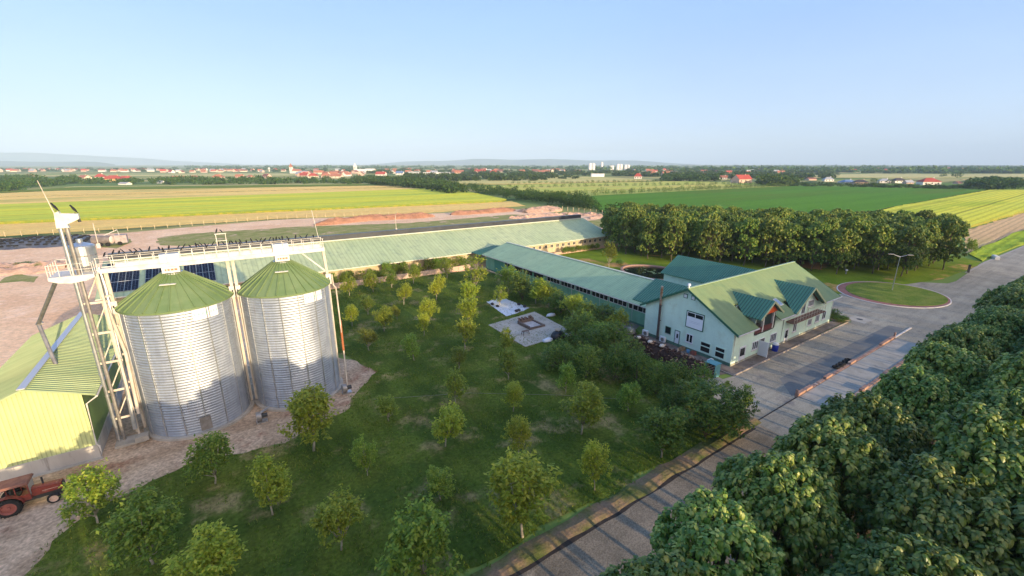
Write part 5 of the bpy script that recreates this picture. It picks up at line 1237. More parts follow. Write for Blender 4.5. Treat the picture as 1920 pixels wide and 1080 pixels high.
p = G(985, 628); t = thing('wooden_stool', 'small reddish wooden trestle on the concrete pad', 'trestle', (*p, 0)); b = MB(); b.box(p[0] - .6, p[0] + .6, p[1] - .3, p[1] + .3, .7, .78); b.build('top', MBRICK, t)
for sx in (-1, 1):
    for sy in (-1, 1): b = MB(); b.bar((p[0] + sx * .5, p[1] + sy * .22, .7), (p[0] + sx * .62, p[1] + sy * .32, .12), .07); b.build('leg', MBRICK, t)
p = G(1046, 634); t = thing('covered_stack', 'dark plastic-covered stack on the concrete pad', 'covered stack', (*p, 0))
b = MB(); b.lathe(0, 0, [(1.2, 0), (1.25, .5), (.9, 1.0), (.4, 1.2), (0, 1.22)], 12); b.v = [(p[0] + x * 1.1 + .15 * mnoise.noise((x, y, z)), p[1] + y * .8, z + .12) for x, y, z in b.v]; b.build('cover', M('black_sheet', (.012, .014, .02), rough=.35, spec=.5, bmp=.6, bscale=3, bdist=.1), t, True)
b = MB(); b.obox((p[0] + .2, p[1] + .2, 1.42), (1.1, .8, .14), (.1, .05, .4)); b.build('top_sheet', M('straw', (.5, .38, .27), rough=.9), t)
for (x_, y_, lab) in ((1027, 640, 'white folded sheet on the concrete pad in front of the dark covered stack'), (1062, 630, 'pale sheet on the concrete pad at the barn side of the covered stack')):
    p = G(x_, y_); b = MB(); b.lathe(0, 0, [(.9, 0), (.85, .25), (.5, .42), (0, .45)], 10); b.v = [(p[0] + x * 1.1, p[1] + y * .6 + .1 * mnoise.noise((x * 2, y * 2, 3)), z + .12 + .05 * mnoise.noise((x * 4, y * 4, 1))) for x, y, z in b.v]; one('white_sheet', lab, 'sheet')(b, MTARP, True)
b = MB(); q = [G(700, 750), G(880, 738), G(1050, 742), G(1200, 752)]; b.tube([(x, y, .1) for x, y in q], .014, 5); one('garden_cable', 'thin pale cable lying across the orchard lawn', 'cable')(b, MGALVD)
# pond plants
for i in range(26):
    a, q = r_.uniform(0, 6.28), r_.uniform(0, .85); u, v = 94.9 + 7 * q * math.cos(a), 72.8 + 9 * q * math.sin(a)
    b = MB(); s = r_.uniform(.18, .5); b.lathe(u, v, [(s, .125), (s * .9, .15), (0, .15)], 9)
    tag(b.build('water_lily', M('lily', (.10, .16, .07), rough=.6) if i == 0 else bpy.data.materials['lily']), 'round floating lily leaf on the dark garden pond', 'water lily', 'lily leaves on the pond')
p = (93.2, 66.2); t = thing('pond_fountain', 'small pale blue stone figure rising from the pond near its front rim', 'fountain', (*p, 0)); b = MB(); b.lathe(*p, [(.8, .1), (.7, .5), (.3, .7), (.25, 1.3), (.5, 1.5), (.1, 1.6), (0, 1.6)], 14); b.build('pedestal', M('pale_stone', (.35, .45, .45), rough=.7), t, True); b = MB(); b.lathe(*p, [(1.0, .1), (1.0, .3), (.8, .32), (.8, .12)], 16); b.build('basin', M('basin_stone', (.3, .36, .36), rough=.7), t)
# ------------------------------------------------------------------ old red tractor
X0, Y0 = -16.35, 48.75
t = thing('tractor', 'old faded red farm tractor with brown cab roof, parked by the shed wall', 'tractor', (X0, Y0, 0))
MRED = M('tractor_red', (.25, .045, .03), (.18, .04, .028), scale=2, rough=.5, spec=.4, c3=(.36, .16, .12), scale3=3, lohi3=(.55, .75))
MRIM = M('cream_rim', (.62, .46, .36), (.5, .34, .27), scale=3, rough=.6); MRRIM = M('red_rim', (.30, .10, .08), (.24, .08, .065), scale=3, rough=.6); MRUST = M('cab_roof', (.22, .10, .07), (.16, .07, .05), scale=2, rough=.8)
def at(x, y, z): return (X0 + x, Y0 + y, z)
def tb(b, x0, x1, y0, y1, z0, z1): b.box(X0 + x0, X0 + x1, Y0 + y0, Y0 + y1, z0, z1)
b = MB(); b.hexa([at(.25, -.36, .95), at(2.15, -.33, .95), at(2.15, .33, .95), at(.25, .36, .95), at(.25, -.36, 1.62), at(2.1, -.33, 1.5), at(2.1, .33, 1.5), at(.25, .36, 1.62)])
b.hexa([at(.25, -.22, 1.62), at(2.0, -.2, 1.5), at(2.0, .2, 1.5), at(.25, .22, 1.62), at(.3, -.18, 1.7), at(1.95, -.16, 1.57), at(1.95, .16, 1.57), at(.3, .18, 1.7)]); hood = b.build('hood', MRED, t)
b = MB(); tb(b, 2.15, 2.19, -.28, .28, .95, 1.45); b.build('grille', MDARK, hood)
b = MB(); tb(b, .9, 1.9, -.372, -.36, 1.2, 1.24); b.build('hood_stripe', MRIM, hood)
b = MB(); tb(b, -.9, 2.1, -.2, .2, .55, .94); tb(b, 1.45, 1.65, -.72, .72, .4, .55); tb(b, -1.3, -.7, -.7, .7, .62, .9); b.build('chassis', MDARK, t)
b = MB(); tb(b, 2.2, 2.75, -.35, .35, .6, .95); tb(b, 2.75, 3.9, -.1, .1, .62, .78); b.build('front_weight', MDARK, t)
b = MB(); b.tube([at(.95, .12, 1.6), at(.95, .12, 2.25)], .07, 8); b.build('exhaust', MDARK, t)
b = MB(); tb(b, -1.45, .28, -.62, .62, .9, 1.25)
for x, y in ((-1.45, -.62), (.22, -.62), (-1.45, .56), (.22, .56), (-.55, -.62), (-.55, .56)): tb(b, x, x + .06, y, y + .06, 1.25, 2.4)
tb(b, -1.45, .28, -.615, -.575, 1.25, 1.45); cab = b.build('cab', MRED, t)
b = MB(); b.hexa([at(-1.75, -.8, 2.4), at(.4, -.8, 2.4), at(.4, .8, 2.4), at(-1.75, .8, 2.4), at(-1.65, -.7, 2.56), at(.3, -.7, 2.56), at(.3, .7, 2.56), at(-1.65, .7, 2.56)]); b.build('cab_roof', MRUST, cab)
b = MB(); b.hexa([at(.285, -.55, 1.3), at(.3, -.55, 1.3), at(.3, .55, 1.3), at(.285, .55, 1.3), at(.285, -.55, 2.38), at(.3, -.55, 2.38), at(.3, .55, 2.38), at(.285, .55, 2.38)]); b.build('windscreen', M('dusty_glass', (.35, .36, .33), rough=.2, spec=.5), cab)
b = MB(); tb(b, -.9, -.4, -.3, .3, 1.25, 1.4); tb(b, -.95, -.85, -.3, .3, 1.4, 1.9); b.build('seat', MDARK, cab)
for s in (-1, 1):
    b = MB(); y0, y1 = (-.98, -.6) if s < 0 else (.6, .98); k = []
    for i in range(9):
        a = PI * (.02 + .96 * i / 8); k.append((-1.05 + .95 * math.cos(a), .82 + .9 * math.sin(a)))
    for (xa, za_), (xb, zb) in zip(k, k[1:]): b.hexa([at(xa, y0, za_), at(xb, y0, zb), at(xb, y1, zb), at(xa, y1, za_), at(xa, y0, za_ + .05), at(xb, y0, zb + .05), at(xb, y1, zb + .05), at(xa, y1, za_ + .05)])
    b.build('fender', MRED, t)
    for x, R1, w_, rm, yy_ in ((-1.05, .78, .4, MRRIM, .82), (1.55, .44, .22, MRIM, .72)):
        y = s * yy_; b = MB(); prof = [(R1 * .62, -w_ / 2), (R1 * .9, -w_ / 2), (R1, -w_ / 3), (R1, w_ / 3), (R1 * .9, w_ / 2), (R1 * .62, w_ / 2)]
        b.lathe(0, 0, prof, 28); b.v = [(X0 + x + p, Y0 + y + q, R1 + r_) for p, r_, q in b.v]
        if R1 > .6:
            for i in range(22): a = 2 * PI * i / 22; b.obox(at(x + (R1 + .01) * math.cos(a), y, R1 + (R1 + .01) * math.sin(a)), (.07, w_ * .95, .09), (0, -a, .5 * (-1) ** i * 0))
        wh = b.build('wheel', MRUB, t)
        b = MB(); b.lathe(0, 0, [(R1 * .66, -w_ * .5), (R1 * .6, -w_ * .52), (R1 * .5, -w_ * .2), (R1 * .2, -w_ * .25), (R1 * .18, -w_ * .45), (0, -w_ * .45)], 24); b.v = [(X0 + x + p, Y0 + y + q * (1 if s < 0 else -1), R1 + r_) for p, r_, q in b.v]; b.build('rim', rm, wh)
# ------------------------------------------------------------------ yard: heaps, silage clamp, tanker, masts
def mound(name, label, spine, hw, h, mat, seed, cat='heap', na=9, lump=.35, freq=.5):
    pts = [G(*p) for p in spine]; L_ = []
    for i in range(len(pts) - 1):
        d = math.hypot(pts[i + 1][0] - pts[i][0], pts[i + 1][1] - pts[i][1]); n = max(3, int(d / 1.1))
        for k in range(n): L_.append((pts[i][0] + (pts[i + 1][0] - pts[i][0]) * k / n, pts[i][1] + (pts[i + 1][1] - pts[i][1]) * k / n))
    L_.append(pts[-1]); b = MB(); rows = []; n = len(L_)
    for i, (x, y) in enumerate(L_):
        p, q = L_[max(i - 1, 0)], L_[min(i + 1, n - 1)]; dx, dy = q[0] - p[0], q[1] - p[1]; l = math.hypot(dx, dy) or 1; nx, ny = -dy / l, dx / l
        e = min(1, (i + .3) / (n * .12), (n - 1 - i + .3) / (n * .12)); e = math.sqrt(max(e, 0)); row = []
        for j in range(na * 2 + 1):
            s = (j - na) / na; w_ = hw * e * (1 + .25 * mnoise.noise((i * .25, 0, seed))); xx, yy_ = x + nx * s * w_, y + ny * s * w_
            f = max(0, 1 - abs(s) ** 1.7); z = h * e * f * (1 + .35 * mnoise.noise((xx * .12, yy_ * .12, seed))) + lump * f * mnoise.noise((xx * freq, yy_ * freq, seed + 5)) + lump * .6 * f * mnoise.noise((xx * freq * 2.6, yy_ * freq * 2.6, seed + 7))
            row.append((xx, yy_, z if abs(s) < .99 else -.1))
        rows.append(row)
    for i in range(n - 1):
        for j in range(na * 2): b.face([rows[i][j], rows[i + 1][j], rows[i + 1][j + 1], rows[i][j + 1]])
    o = tag(b.build(name, mat, None, False), label, cat)
    me = o.data; me.polygons.foreach_set('use_smooth', [True] * len(me.polygons)); return rows
MSOIL = M('dug_soil', (.46, .23, .14), (.34, .17, .1), scale=.2, rough=.95, bmp=.6, bscale=1.5, bdist=.2, fine=.25, fscale=1.2, c3=(.16, .10, .05), scale3=.3, lohi3=(.55, .7), spec=.05)
MSOILP = M('pale_soil', (.66, .42, .29), (.54, .33, .22), scale=.25, rough=.95, bmp=.8, bscale=1.5, bdist=.2, fine=.25, fscale=1.5, c3=(.15, .16, .05), scale3=.12, lohi3=(.58, .66), spec=.05)
mound('soil_heap', 'long brown soil bank behind the long barn, left of the others', [(590, 423), (680, 413), (815, 406)], 5, 2.4, MSOIL, 1)
mound('soil_heap', 'long brown soil bank behind the long barn, in the middle', [(845, 403), (920, 398), (965, 394)], 5, 2.2, MSOIL, 2)
mound('soil_heap', 'pale pink soil mound, highest of the heaps by the fence corner', [(985, 399), (1020, 394), (1055, 395)], 9, 2.4, MSOILP, 3, lump=.8)
mound('soil_heap', 'row of lumpy tipped soil loads just above the long barn ridge', [(955, 410), (1010, 406), (1080, 402), (1130, 405)], 6, 1.0, MSOILP, 4, lump=1.5, freq=.3)
mound('soil_heap', 'pink rubbly soil heap with weeds left of the elevator tower', [(-160, 515), (0, 508), (60, 505), (128, 500)], 8, 1.6, MSOILP, 5, lump=1.0, freq=.35)
mound('soil_heap', 'low grey spoil strip at the end of the long barn', [(1105, 410), (1150, 403)], 4, .8, MSOILP, 8, lump=.6)
plant(103, 497, 486, 14, 'b', 'dark weed clump on top of the pink soil heap', 'weeds on the pink soil heap')
for i, (x_, y_, w_) in enumerate(((45, 500, 34), (70, 500, 30), (86, 499, 30), (10, 508, 26))): plant(x_, y_, y_ - 8, w_, 'b', f'{nth(i)} low weed patch on the pink soil heap', 'weeds on the pink soil heap')
MSHEET = M('silage_sheet', (.10, .11, .13), (.06, .065, .08), scale=.6, rough=.5, spec=.4, fine=.3, fscale=1.5, bmp=.5, bscale=1.5, bdist=.1)
rows = mound('silage_clamp', 'long low silage heap under dark sheeting held down by tyres', [(-330, 476), (0, 461), (100, 456), (192, 451)], 11, 2.2, MSHEET, 6, 'silage heap', lump=.2)
bT = MB(); torus(bT, (0, 0, 0), .42, .17, 'z', 10, 6); TY = bpy.data.meshes.new('tyre'); TY.from_pydata(bT.v, [], bT.f); TY.materials.append(MRUB); TY.update()
k = 0; rr = random.Random(3); n = len(rows)
sel = [(i, j) for i in range(int(n * .45), n - 2, 2) for j in range(2, 17, 2)]
rr.shuffle(sel)
for i, j in sorted(sel[:170]):
    x, y, z = rows[i][j]; o = put('tyre', TY, None, (x + rr.uniform(-.3, .3), y + rr.uniform(-.3, .3), z + .17), rr.uniform(0, 6)); o.scale = (1.3, 1.3, 1.2)
    tag(o, 'black tyre lying on the dark sheeting of the silage heap', 'tyre', 'tyres on the silage heap')
p = G(205, 461); px_, py_ = p; t = thing('tank_trailer', 'grey slurry tank trailer with pale round end, parked at the silage heap', 'tank trailer', (px_, py_, 0))
b = MB(); b.tube([(px_ - 4, py_ + 2, 2.2), (px_ + 1.2, py_ - .6, 2.2)], 1.5, 18); b.build('tank', M('tank_grey', (.22, .19, .18), (.15, .13, .12), scale=1, rough=.6), t, False)
b = MB(); b.tube([(px_ + 1.2, py_ - .6, 2.2), (px_ + 1.5, py_ - .75, 2.2)], [1.35, .8], 18); b.build('tank_end', M('tank_end', (.62, .5, .44), rough=.6), t)
b = MB(); b.box(px_ + 1.8, px_ + 5.2, py_ - .6, py_ + 2.6, .8, 3.6); b.build('pump_box', M('pump_grey', (.38, .33, .32), (.26, .22, .22), scale=1, rough=.7), t)
for dx, dy in ((-2.2, -.6), (-.2, -1.6), (3, -1.0)): b = MB(); b.tube([(px_ + dx, py_ + dy, .7), (px_ + dx + .2, py_ + dy + .4, .7)], .7, 14); b.build('wheel', MRUB, t)
b = MB(); b.tube([(px_ - 1, py_ + 1, 3.6), (px_ + 3, py_ + .5, 5.4), (px_ + 3.3, py_ + .4, 3.4)], .12, 6); b.build('pipe', MWHITE, t)
p = G(186, 465); b = MB(); b.box(p[0] - .12, p[0] + .12, p[1] - .12, p[1] + .12, 0, .5); b.tube([(p[0], p[1], .5), (p[0], p[1], 8.5)], .12, 6); b.box(p[0] - .5, p[0] + .5, p[1] - .3, p[1] + .3, 0, 1.6); one('yard_mast', 'pale lamp mast standing beside the tank trailer', 'mast')(b, MCREAM)
for px, base, top, lab in ((743, 431, 402, 'thin pale mast behind the long barn, right of the catwalk'), (1012, 338, 326, 'thin pole')):
    if px < 1000:
        p = G(px, base); h = height_at(p, top); b = MB(); b.tube([(p[0], p[1], 0), (p[0], p[1], h)], [.14, .09], 6); b.box(p[0] - .35, p[0] + .35, p[1] - .35, p[1] + .35, 0, .6); one('yard_mast', lab, 'mast')(b, MCREAM)
# field fences
def fence(label, pts, h, step, mat, w=.16):
    P = [G(*p) for p in pts]; t = thing('field_fence', label, 'fence', (*P[0], 0)); k = 0
    for (x0, y0), (x1, y1) in zip(P, P[1:]):
        d = math.hypot(x1 - x0, y1 - y0); n = max(1, int(d / step))
        for i in range(n):
            x, y = x0 + (x1 - x0) * i / n, y0 + (y1 - y0) * i / n; b = MB(); b.box(x - w / 2, x + w / 2, y - w / 2, y + w / 2, 0, h); b.box(x - w * .7, x + w * .7, y - w * .7, y + w * .7, h, h + .08); b.build('post', mat, t)
    b = MB()
    for z in (h * .45, h * .85):
        for p, q in zip(P, P[1:]): b.bar((*p, z), (*q, z), .02)
    b.build('wire', MGALVD, t)
MPOST = M('post_concrete', (.6, .48, .3), (.5, .4, .25), scale=2, rough=.9)
fence('pale concrete post fence between the stubble strip and the bare yard', [(-60, 448), (10, 444), (240, 433), (520, 411), (760, 402)], 1.9, 4.6, MPOST, .15)
fence('row of pale posts along the fence corner beyond the soil heaps', [(1035, 392), (1085, 398), (1165, 406)], 2.4, 4.2, MPOST, .26)
# ------------------------------------------------------------------ hedges and woods: each reads as one mass
def scatter(poly_px, n, seed, hr_, rr_):
    r_ = random.Random(seed); P = [G(*p) for p in poly_px]; xs = [p[0] for p in P]; ys = [p[1] for p in P]; out = []; tries = 0
    px0, px1 = min(p[0] for p in poly_px), max(p[0] for p in poly_px); py0, py1 = min(p[1] for p in poly_px), max(p[1] for p in poly_px)
    while len(out) < n and tries < n * 60:
        tries += 1; q = (r_.uniform(px0, px1), r_.uniform(py0, py1))
        if inside(q, poly_px): g_ = G(*q); out.append((*g_, r_.uniform(*hr_), r_.uniform(*rr_)))
    return out
merged_clumps('woods', scatter([(-90, 364), (0, 362), (70, 353), (135, 346), (150, 341), (0, 336), (-90, 336)], 190, 1, (8, 12), (5, 7)), LFAR, 1, 130, 1.7)
merged_clumps('village_treeline', scatter([(130, 346), (400, 347), (655, 346), (665, 339), (400, 336), (130, 338)], 190, 2, (3, 9.5), (4, 7)), LFAR, 2, 110, 2.0)
merged_clumps('hedge_belt', scatter([(655, 346), (690, 347), (760, 353), (845, 364), (870, 362), (830, 348), (760, 339), (690, 336), (660, 338)], 210, 3, (7, 11), (4.5, 7)), LFAR, 3, 120, 1.7)
merged_clumps('field_hedge', scatter([(845, 364), (880, 365), (960, 374), (1000, 381), (1090, 392), (1112, 395), (1112, 386), (1080, 376), (1000, 367), (950, 360), (870, 350), (845, 352)], 200, 4, (5, 8.5), (3, 4.6)), LFAR, 4, 170, 1.0)
merged_clumps('meadow_hedge', scatter([(1480, 351), (1560, 351), (1700, 354.5), (1850, 357), (1850, 353), (1700, 350.5), (1560, 348), (1480, 348)], 120, 5, (3, 6), (3, 5)), LFAR, 5, 110, 1.3)
merged_clumps('far_copse', scatter([(1245, 340), (1345, 342), (1345, 335), (1290, 333), (1245, 336)], 60, 6, (8, 13), (6, 9)), LFAR, 6, 110, 2.0)
merged_clumps('far_copse', scatter([(1425, 349), (1490, 350), (1490, 341), (1445, 337), (1425, 340)], 60, 7, (9, 13), (6, 9)), LFAR, 7, 110, 2.0)
merged_clumps('far_copse', scatter([(1810, 356), (1905, 357), (1915, 350), (1870, 344), (1830, 346)], 70, 8, (8, 13), (5, 7)), LFAR, 8, 120, 1.8)
merged_clumps('far_treeline', scatter([(760, 340), (1000, 340), (1100, 335), (1000, 330), (760, 332)], 140, 9, (6, 11), (6, 9)), LFAR, 9, 90, 2.3)
merged_clumps('distant_woods', scatter([(0, 322), (420, 321), (1000, 330), (1100, 330), (1250, 332), (1450, 338), (1560, 334), (1560, 327), (1200, 322), (900, 318), (400, 316), (0, 317)], 520, 10, (6, 11), (7, 12)), LFAR, 10, 80, 2.6)
merged_clumps('distant_woods', scatter([(300, 316), (960, 317), (1200, 321), (1600, 325), (1990, 326), (1990, 312), (1200, 311.5), (400, 312)], 700, 11, (7, 13), (14, 30)), LFAR, 11, 110, 2.2)
# individual young trees in the rows between the far strips, and single trees of the village
FT = [clump_mesh(500 + i, LFARL, 230, .8, 7.0, 3.2) for i in range(3)]; FD = [clump_mesh(520 + i, LFAR, 230, 1.1, 8.0, 4.0) for i in range(3)]
def far_tree(protos, p, h, r, H0, r0, label, group):
    o = thing('far_tree', label, 'tree', (p[0], p[1], -.2), group); o.rotation_euler = (0, 0, R.uniform(0, 6.28)); o.scale = (r / r0, r / r0, h / H0); put('crown', protos[R.randrange(3)], o)
for (a, b_, n, h, r, lab) in (((962, 345), (1240, 341.5), 30, 4.5, 3.2, 'farthest row of young trees beyond the maize field'), ((955, 353), (1480, 344.5), 44, 5, 3.4, 'middle row of young trees beyond the maize field'), ((985, 372), (1485, 349.5), 62, 6.2, 3.0, 'nearest row of young trees, along the maize field')):
    p, q = G(*a), G(*b_)
    for i in range(n):
        f = i / (n - 1); far_tree(FT, (p[0] + (q[0] - p[0]) * f + R.uniform(-1, 1), p[1] + (q[1] - p[1]) * f + R.uniform(-1, 1)), h * R.uniform(.75, 1.2), r * R.uniform(.8, 1.15), 7, 3.2, f'{nth(i)} tree in the {lab}', lab)
for i, (px, py, h, r) in enumerate(((1122, 397, 7, 4), (1142, 402, 7.5, 4.2), (1158, 403, 8.5, 4.6), (1095, 387, 8, 4.2), (1068, 384, 7, 4))): far_tree(FD, G(px, py), h, r, 8, 4, f'{nth(i)} dark round tree in the gappy hedge end behind the grove, counted along the posts', 'trees at the hedge end')
for px, py, h, r, lab in ((1790, 337, 15, 9, 'lone rounded tree standing among the strips at the far right'), (1767, 334, 9, 6, 'smaller lone tree left of the rounded one at the far right'), (1671, 347, 9, 6, 'light green tree between two far right houses'), (1640, 344, 9, 6, 'light green tree beside the dark-roofed far right house'), (1565, 331, 10, 9, 'tree in front of the far right tan strip')):
    far_tree(FD, G(px, py), h, r, 8, 4, lab, 'single trees on the plain')
# ------------------------------------------------------------------ the far village
MWALL = [M('cream_wall', (.62, .54, .42), rough=.9), M('white_wall', (.72, .68, .62), rough=.9), M('ochre_wall', (.60, .38, .17), rough=.9), M('pink_wall_far', (.58, .40, .32), rough=.9)]
MRF = dict(red=M('red_tiles', (.42, .07, .05), (.34, .06, .04), scale=.5, rough=.85), orange=M('orange_tiles', (.42, .16, .09), (.34, .13, .08), scale=.5, rough=.85), brown=M('brown_tiles', (.26, .11, .08), (.2, .09, .07), scale=.5, rough=.85),
           dark=M('dark_tiles', (.06, .05, .055), rough=.8), blue=M('blue_sheet', (.13, .2, .34), rough=.6), grey=M('grey_sheet', (.34, .35, .37), rough=.7))
MWIN = M('far_window', (.03, .035, .04), rough=.3)
def house(p, w, d, h, rh, rot, roof, wall, label, group=None, detail=False, hip=False):
    t = thing('village_house', label, 'house', (p[0], p[1], 0), group); t.rotation_euler = (0, 0, rot)
    def fin(b, name, m_, par): o = b.build(name, m_); o.parent = par; return o
    b = MB(); b.box(-w / 2, w / 2, -d / 2, d / 2, -.2, h)
    if not hip:
        for s in (-1, 1): k = [(s * w / 2, -d / 2, h), (s * w / 2, d / 2, h), (s * w / 2, 0, h + rh)]; b.face(k if s > 0 else k[::-1])
    fin(b, 'wall', wall, t)
    b = MB(); e = .6; hw = w / 2 + e; rr_ = w / 2 - d / 2 if hip else hw; z0 = h - e * rh / (d / 2) * (1 if not hip else .6)
    b.face([(-hw, -d / 2 - e, z0), (hw, -d / 2 - e, z0), (rr_, 0, h + rh), (-rr_, 0, h + rh)]); b.face([(hw, d / 2 + e, z0), (-hw, d / 2 + e, z0), (-rr_, 0, h + rh), (rr_, 0, h + rh)])
    if hip: b.face([(hw, -d / 2 - e, z0), (hw, d / 2 + e, z0), (rr_, 0, h + rh)]); b.face([(-hw, d / 2 + e, z0), (-hw, -d / 2 - e, z0), (-rr_, 0, h + rh)])
    rf = fin(b, 'roof', roof, t)
    if detail:
        b = MB(); b.box(w * .2, w * .2 + .9, -.4, .5, h + rh * .5, h + rh + 1.1); fin(b, 'chimney', wall, rf)
        for i in range(3):
            for s in (-1, 1): b = MB(); x = -w / 2 + w * (i + .5) / 3; y = s * (d / 2 + .02); b.box(x - .7, x + .7, y - .05, y + .05, h * .35, h * .75); fin(b, 'window', MWIN, t)
    return t
CAMROT = -TH
D = [ # px, base row, width px, roof rows above base, roof, wall, label
 (160, 337.5, 20, 9, 'orange', 0, 'orange-roofed cream house at the left among the trees, alone'), (190, 337, 16, 11, 'red', 1, 'steep red-roofed house with white gable, beside the long ochre one'),
 (215, 341, 30, 12, 'red', 2, 'big red-roofed house with ochre walls in the left trees'), (238, 338, 14, 8, 'red', 2, 'small red roof right of the big ochre house'), (235, 346.5, 18, 5, 'grey', 1, 'pale grey shed at the field edge below the ochre house'),
 (56, 333, 14, 6, 'brown', 3, 'brown roof peeping over the left wood'), (335, 337, 18, 7, 'orange', 3, 'dull orange roof in the middle of the left treeline'), (302, 344, 12, 5, 'grey', 1, 'small whitish shed at the far field edge'),
 (410, 336, 18, 9, 'orange', 3, 'orange house near the white tower, left part of the village'), (365, 335, 14, 6, 'orange', 0, 'small orange house right of the dull orange roof'), (450, 334, 13, 7, 'orange', 3, 'pinkish house next to the orange one, left village'), (470, 334, 13, 6, 'orange', 0, 'cream house with orange roof before the village centre'),
 (501, 334, 15, 8, 'brown', 3, 'brown-roofed house below the white water tower'), (572, 333, 16, 9, 'red', 3, 'red house directly right of the red-roofed church'), (588, 334, 17, 9, 'red', 0, 'bright red roof among a cluster right of the church'), (612, 333, 16, 8, 'orange', 3, 'orange roof between the two churches, nearer one'), (632, 334, 20, 8, 'orange', 0, 'orange double house left of the white church'),
 (651, 330, 14, 7, 'orange', 1, 'white-gabled house just left of the white church'), (715, 331, 18, 9, 'red', 1, 'red-roofed white house right of the white church'), (750, 328, 14, 7, 'blue', 1, 'blue-roofed house left of the grey hall'), (900, 326, 22, 8, 'red', 3, 'wide red roof right of the white warehouse'), (925, 326, 14, 7, 'red', 3, 'deep red roof second right of the white warehouse'),
 (862, 325, 14, 6, 'orange', 0, 'orange roof close right of the white warehouse'), (1083, 325, 9, 6, 'orange', 3, 'small tan house before the far white silos'), (1196, 336, 13, 11, 'red', 1, 'red-roofed white house alone at the end of the tan field'), (1225, 329, 12, 8, 'orange', 3, 'orange-roofed house right of the lone red one'), (1247, 330, 13, 8, 'orange', 3, 'second orange-roofed house right of the lone red one'),
 (1316, 334, 14, 8, 'red', 0, 'left one of two red-roofed houses above the row of young trees'), (1333, 335, 14, 8, 'red', 1, 'right one of two red-roofed houses above the row of young trees'), (1356, 336, 13, 7, 'orange', 1, 'orange-roofed house left of the largest bright red house'), (1390, 343, 30, 15, 'red', 3, 'largest bright red house with several roofs, right half of the photo'), (1378, 342, 14, 8, 'red', 0, 'low red wing in front of the largest bright red house'),
 (1552, 340, 16, 8, 'grey', 1, 'grey-roofed house with blue-grey gable at the meadow'), (1588, 345, 26, 8, 'blue', 1, 'long pale blue-roofed house at the meadow hedge'), (1612, 346, 22, 9, 'dark', 3, 'dark-roofed house with cream gable right of the blue-roofed one'), (1657, 343, 18, 8, 'grey', 1, 'grey-roofed house in the middle of the far right hamlet'), (1683, 343, 22, 9, 'dark', 1, 'dark-roofed house with white gable in the far right hamlet'),
 (1702, 345, 15, 7, 'grey', 3, 'small grey house between the dark-roofed and the red-roofed ones'), (1740, 347, 30, 13, 'red', 1, 'bright red-roofed white house at the far right meadow'), (1520, 338, 16, 5, 'brown', 3, 'low brown house behind the dark copse'), (1795, 345, 14, 5, 'brown', 3, 'low brown shed near the rounded lone tree')]
for i, (px, py, w_, hh, rc_, wl, lab) in enumerate(D):
    p = G(px, py); s = px_per_m(p); w = w_ / s; tot = hh / s * 1.0; rot = CAMROT + R.uniform(-.5, .5)
    house(p, w, w * .62, tot * .5, tot * .5, rot, MRF[rc_], MWALL[wl], lab, None, hh > 6, R.random() < .25)
def rowhouses(x0, x1, ya, yb, n, seed, where):
    r_ = random.Random(seed); xs = sorted(r_.uniform(x0, x1) for _ in range(n))
    for i, x in enumerate(xs):
        p = G(x, r_.uniform(ya, yb)); w = r_.uniform(14, 22); rc_ = r_.choice(['orange', 'orange', 'orange', 'red', 'brown', 'grey'])
        house(p, w, w * .6, r_.uniform(3.5, 5), r_.uniform(4, 6), CAMROT + r_.choice([0, 1.57, .4, -.4]) + r_.uniform(-.2, .2), MRF[rc_], MWALL[r_.choice([0, 1, 3, 3])], f'{nth(i)} far village house from the left, {where}', where)
rowhouses(-10, 300, 319.5, 322.5, 46, 1, 'long row at the left horizon')
rowhouses(300, 560, 319.5, 325, 34, 2, 'part left of the red-spired church')
rowhouses(560, 700, 320, 331, 26, 3, 'part between the two churches')
rowhouses(700, 1080, 319, 326.5, 44, 4, 'part round the white warehouse')
rowhouses(1180, 1480, 319, 327, 26, 5, 'scattered part right of the factory silos')
rowhouses(1480, 1920, 317, 324, 30, 6, 'hazy right horizon')
# churches, tower, warehouse, factory silos
def church(px, base, top, wpx, roof, label, nave=1, spire='spire'):
    p = G(px, base); s = px_per_m(p); h = (base - top) / s; w = wpx / s; t = thing('church', label, 'church', (p[0], p[1], 0)); t.rotation_euler = (0, 0, CAMROT)
    def fin(b, name, m_): o = b.build(name, m_); o.parent = t; return o
    b = MB(); b.box(-w / 2, w / 2, -w / 2, w / 2, -.2, h * .62); fin(b, 'tower', MWALL[1])
    b = MB(); b.face([(-w * .6, -w * .6, h * .62), (w * .6, -w * .6, h * .62), (0, 0, h)]); b.face([(w * .6, -w * .6, h * .62), (w * .6, w * .6, h * .62), (0, 0, h)]); b.face([(w * .6, w * .6, h * .62), (-w * .6, w * .6, h * .62), (0, 0, h)]); b.face([(-w * .6, w * .6, h * .62), (-w * .6, -w * .6, h * .62), (0, 0, h)]); fin(b, 'spire', roof)
    b = MB(); l = w * 3.4; b.box(w / 2, w / 2 + l, -w * .7, w * .7, -.2, h * .24); fin(b, 'nave', MWALL[1])
    b = MB(); x0, x1 = w / 2, w / 2 + l + .3; b.face([(x0, -w * .8, h * .23), (x1, -w * .8, h * .23), (x1, 0, h * .4), (x0, 0, h * .4)]); b.face([(x1, w * .8, h * .23), (x0, w * .8, h * .23), (x0, 0, h * .4), (x1, 0, h * .4)]); b.face([(x1, -w * .7, h * .24), (x1, w * .7, h * .24), (x1, 0, h * .39)]); fin(b, 'nave_roof', roof)
    b = MB()
    for z in (.4, .52): b.box(-w * .15, w * .15, -w / 2 - .1, -w / 2 - .02, h * z, h * z + h * .06)
    fin(b, 'belfry_window', MWIN)
church(547, 325, 306.5, 4.6, MRF['orange'], 'village church with brown-red spire and nave')
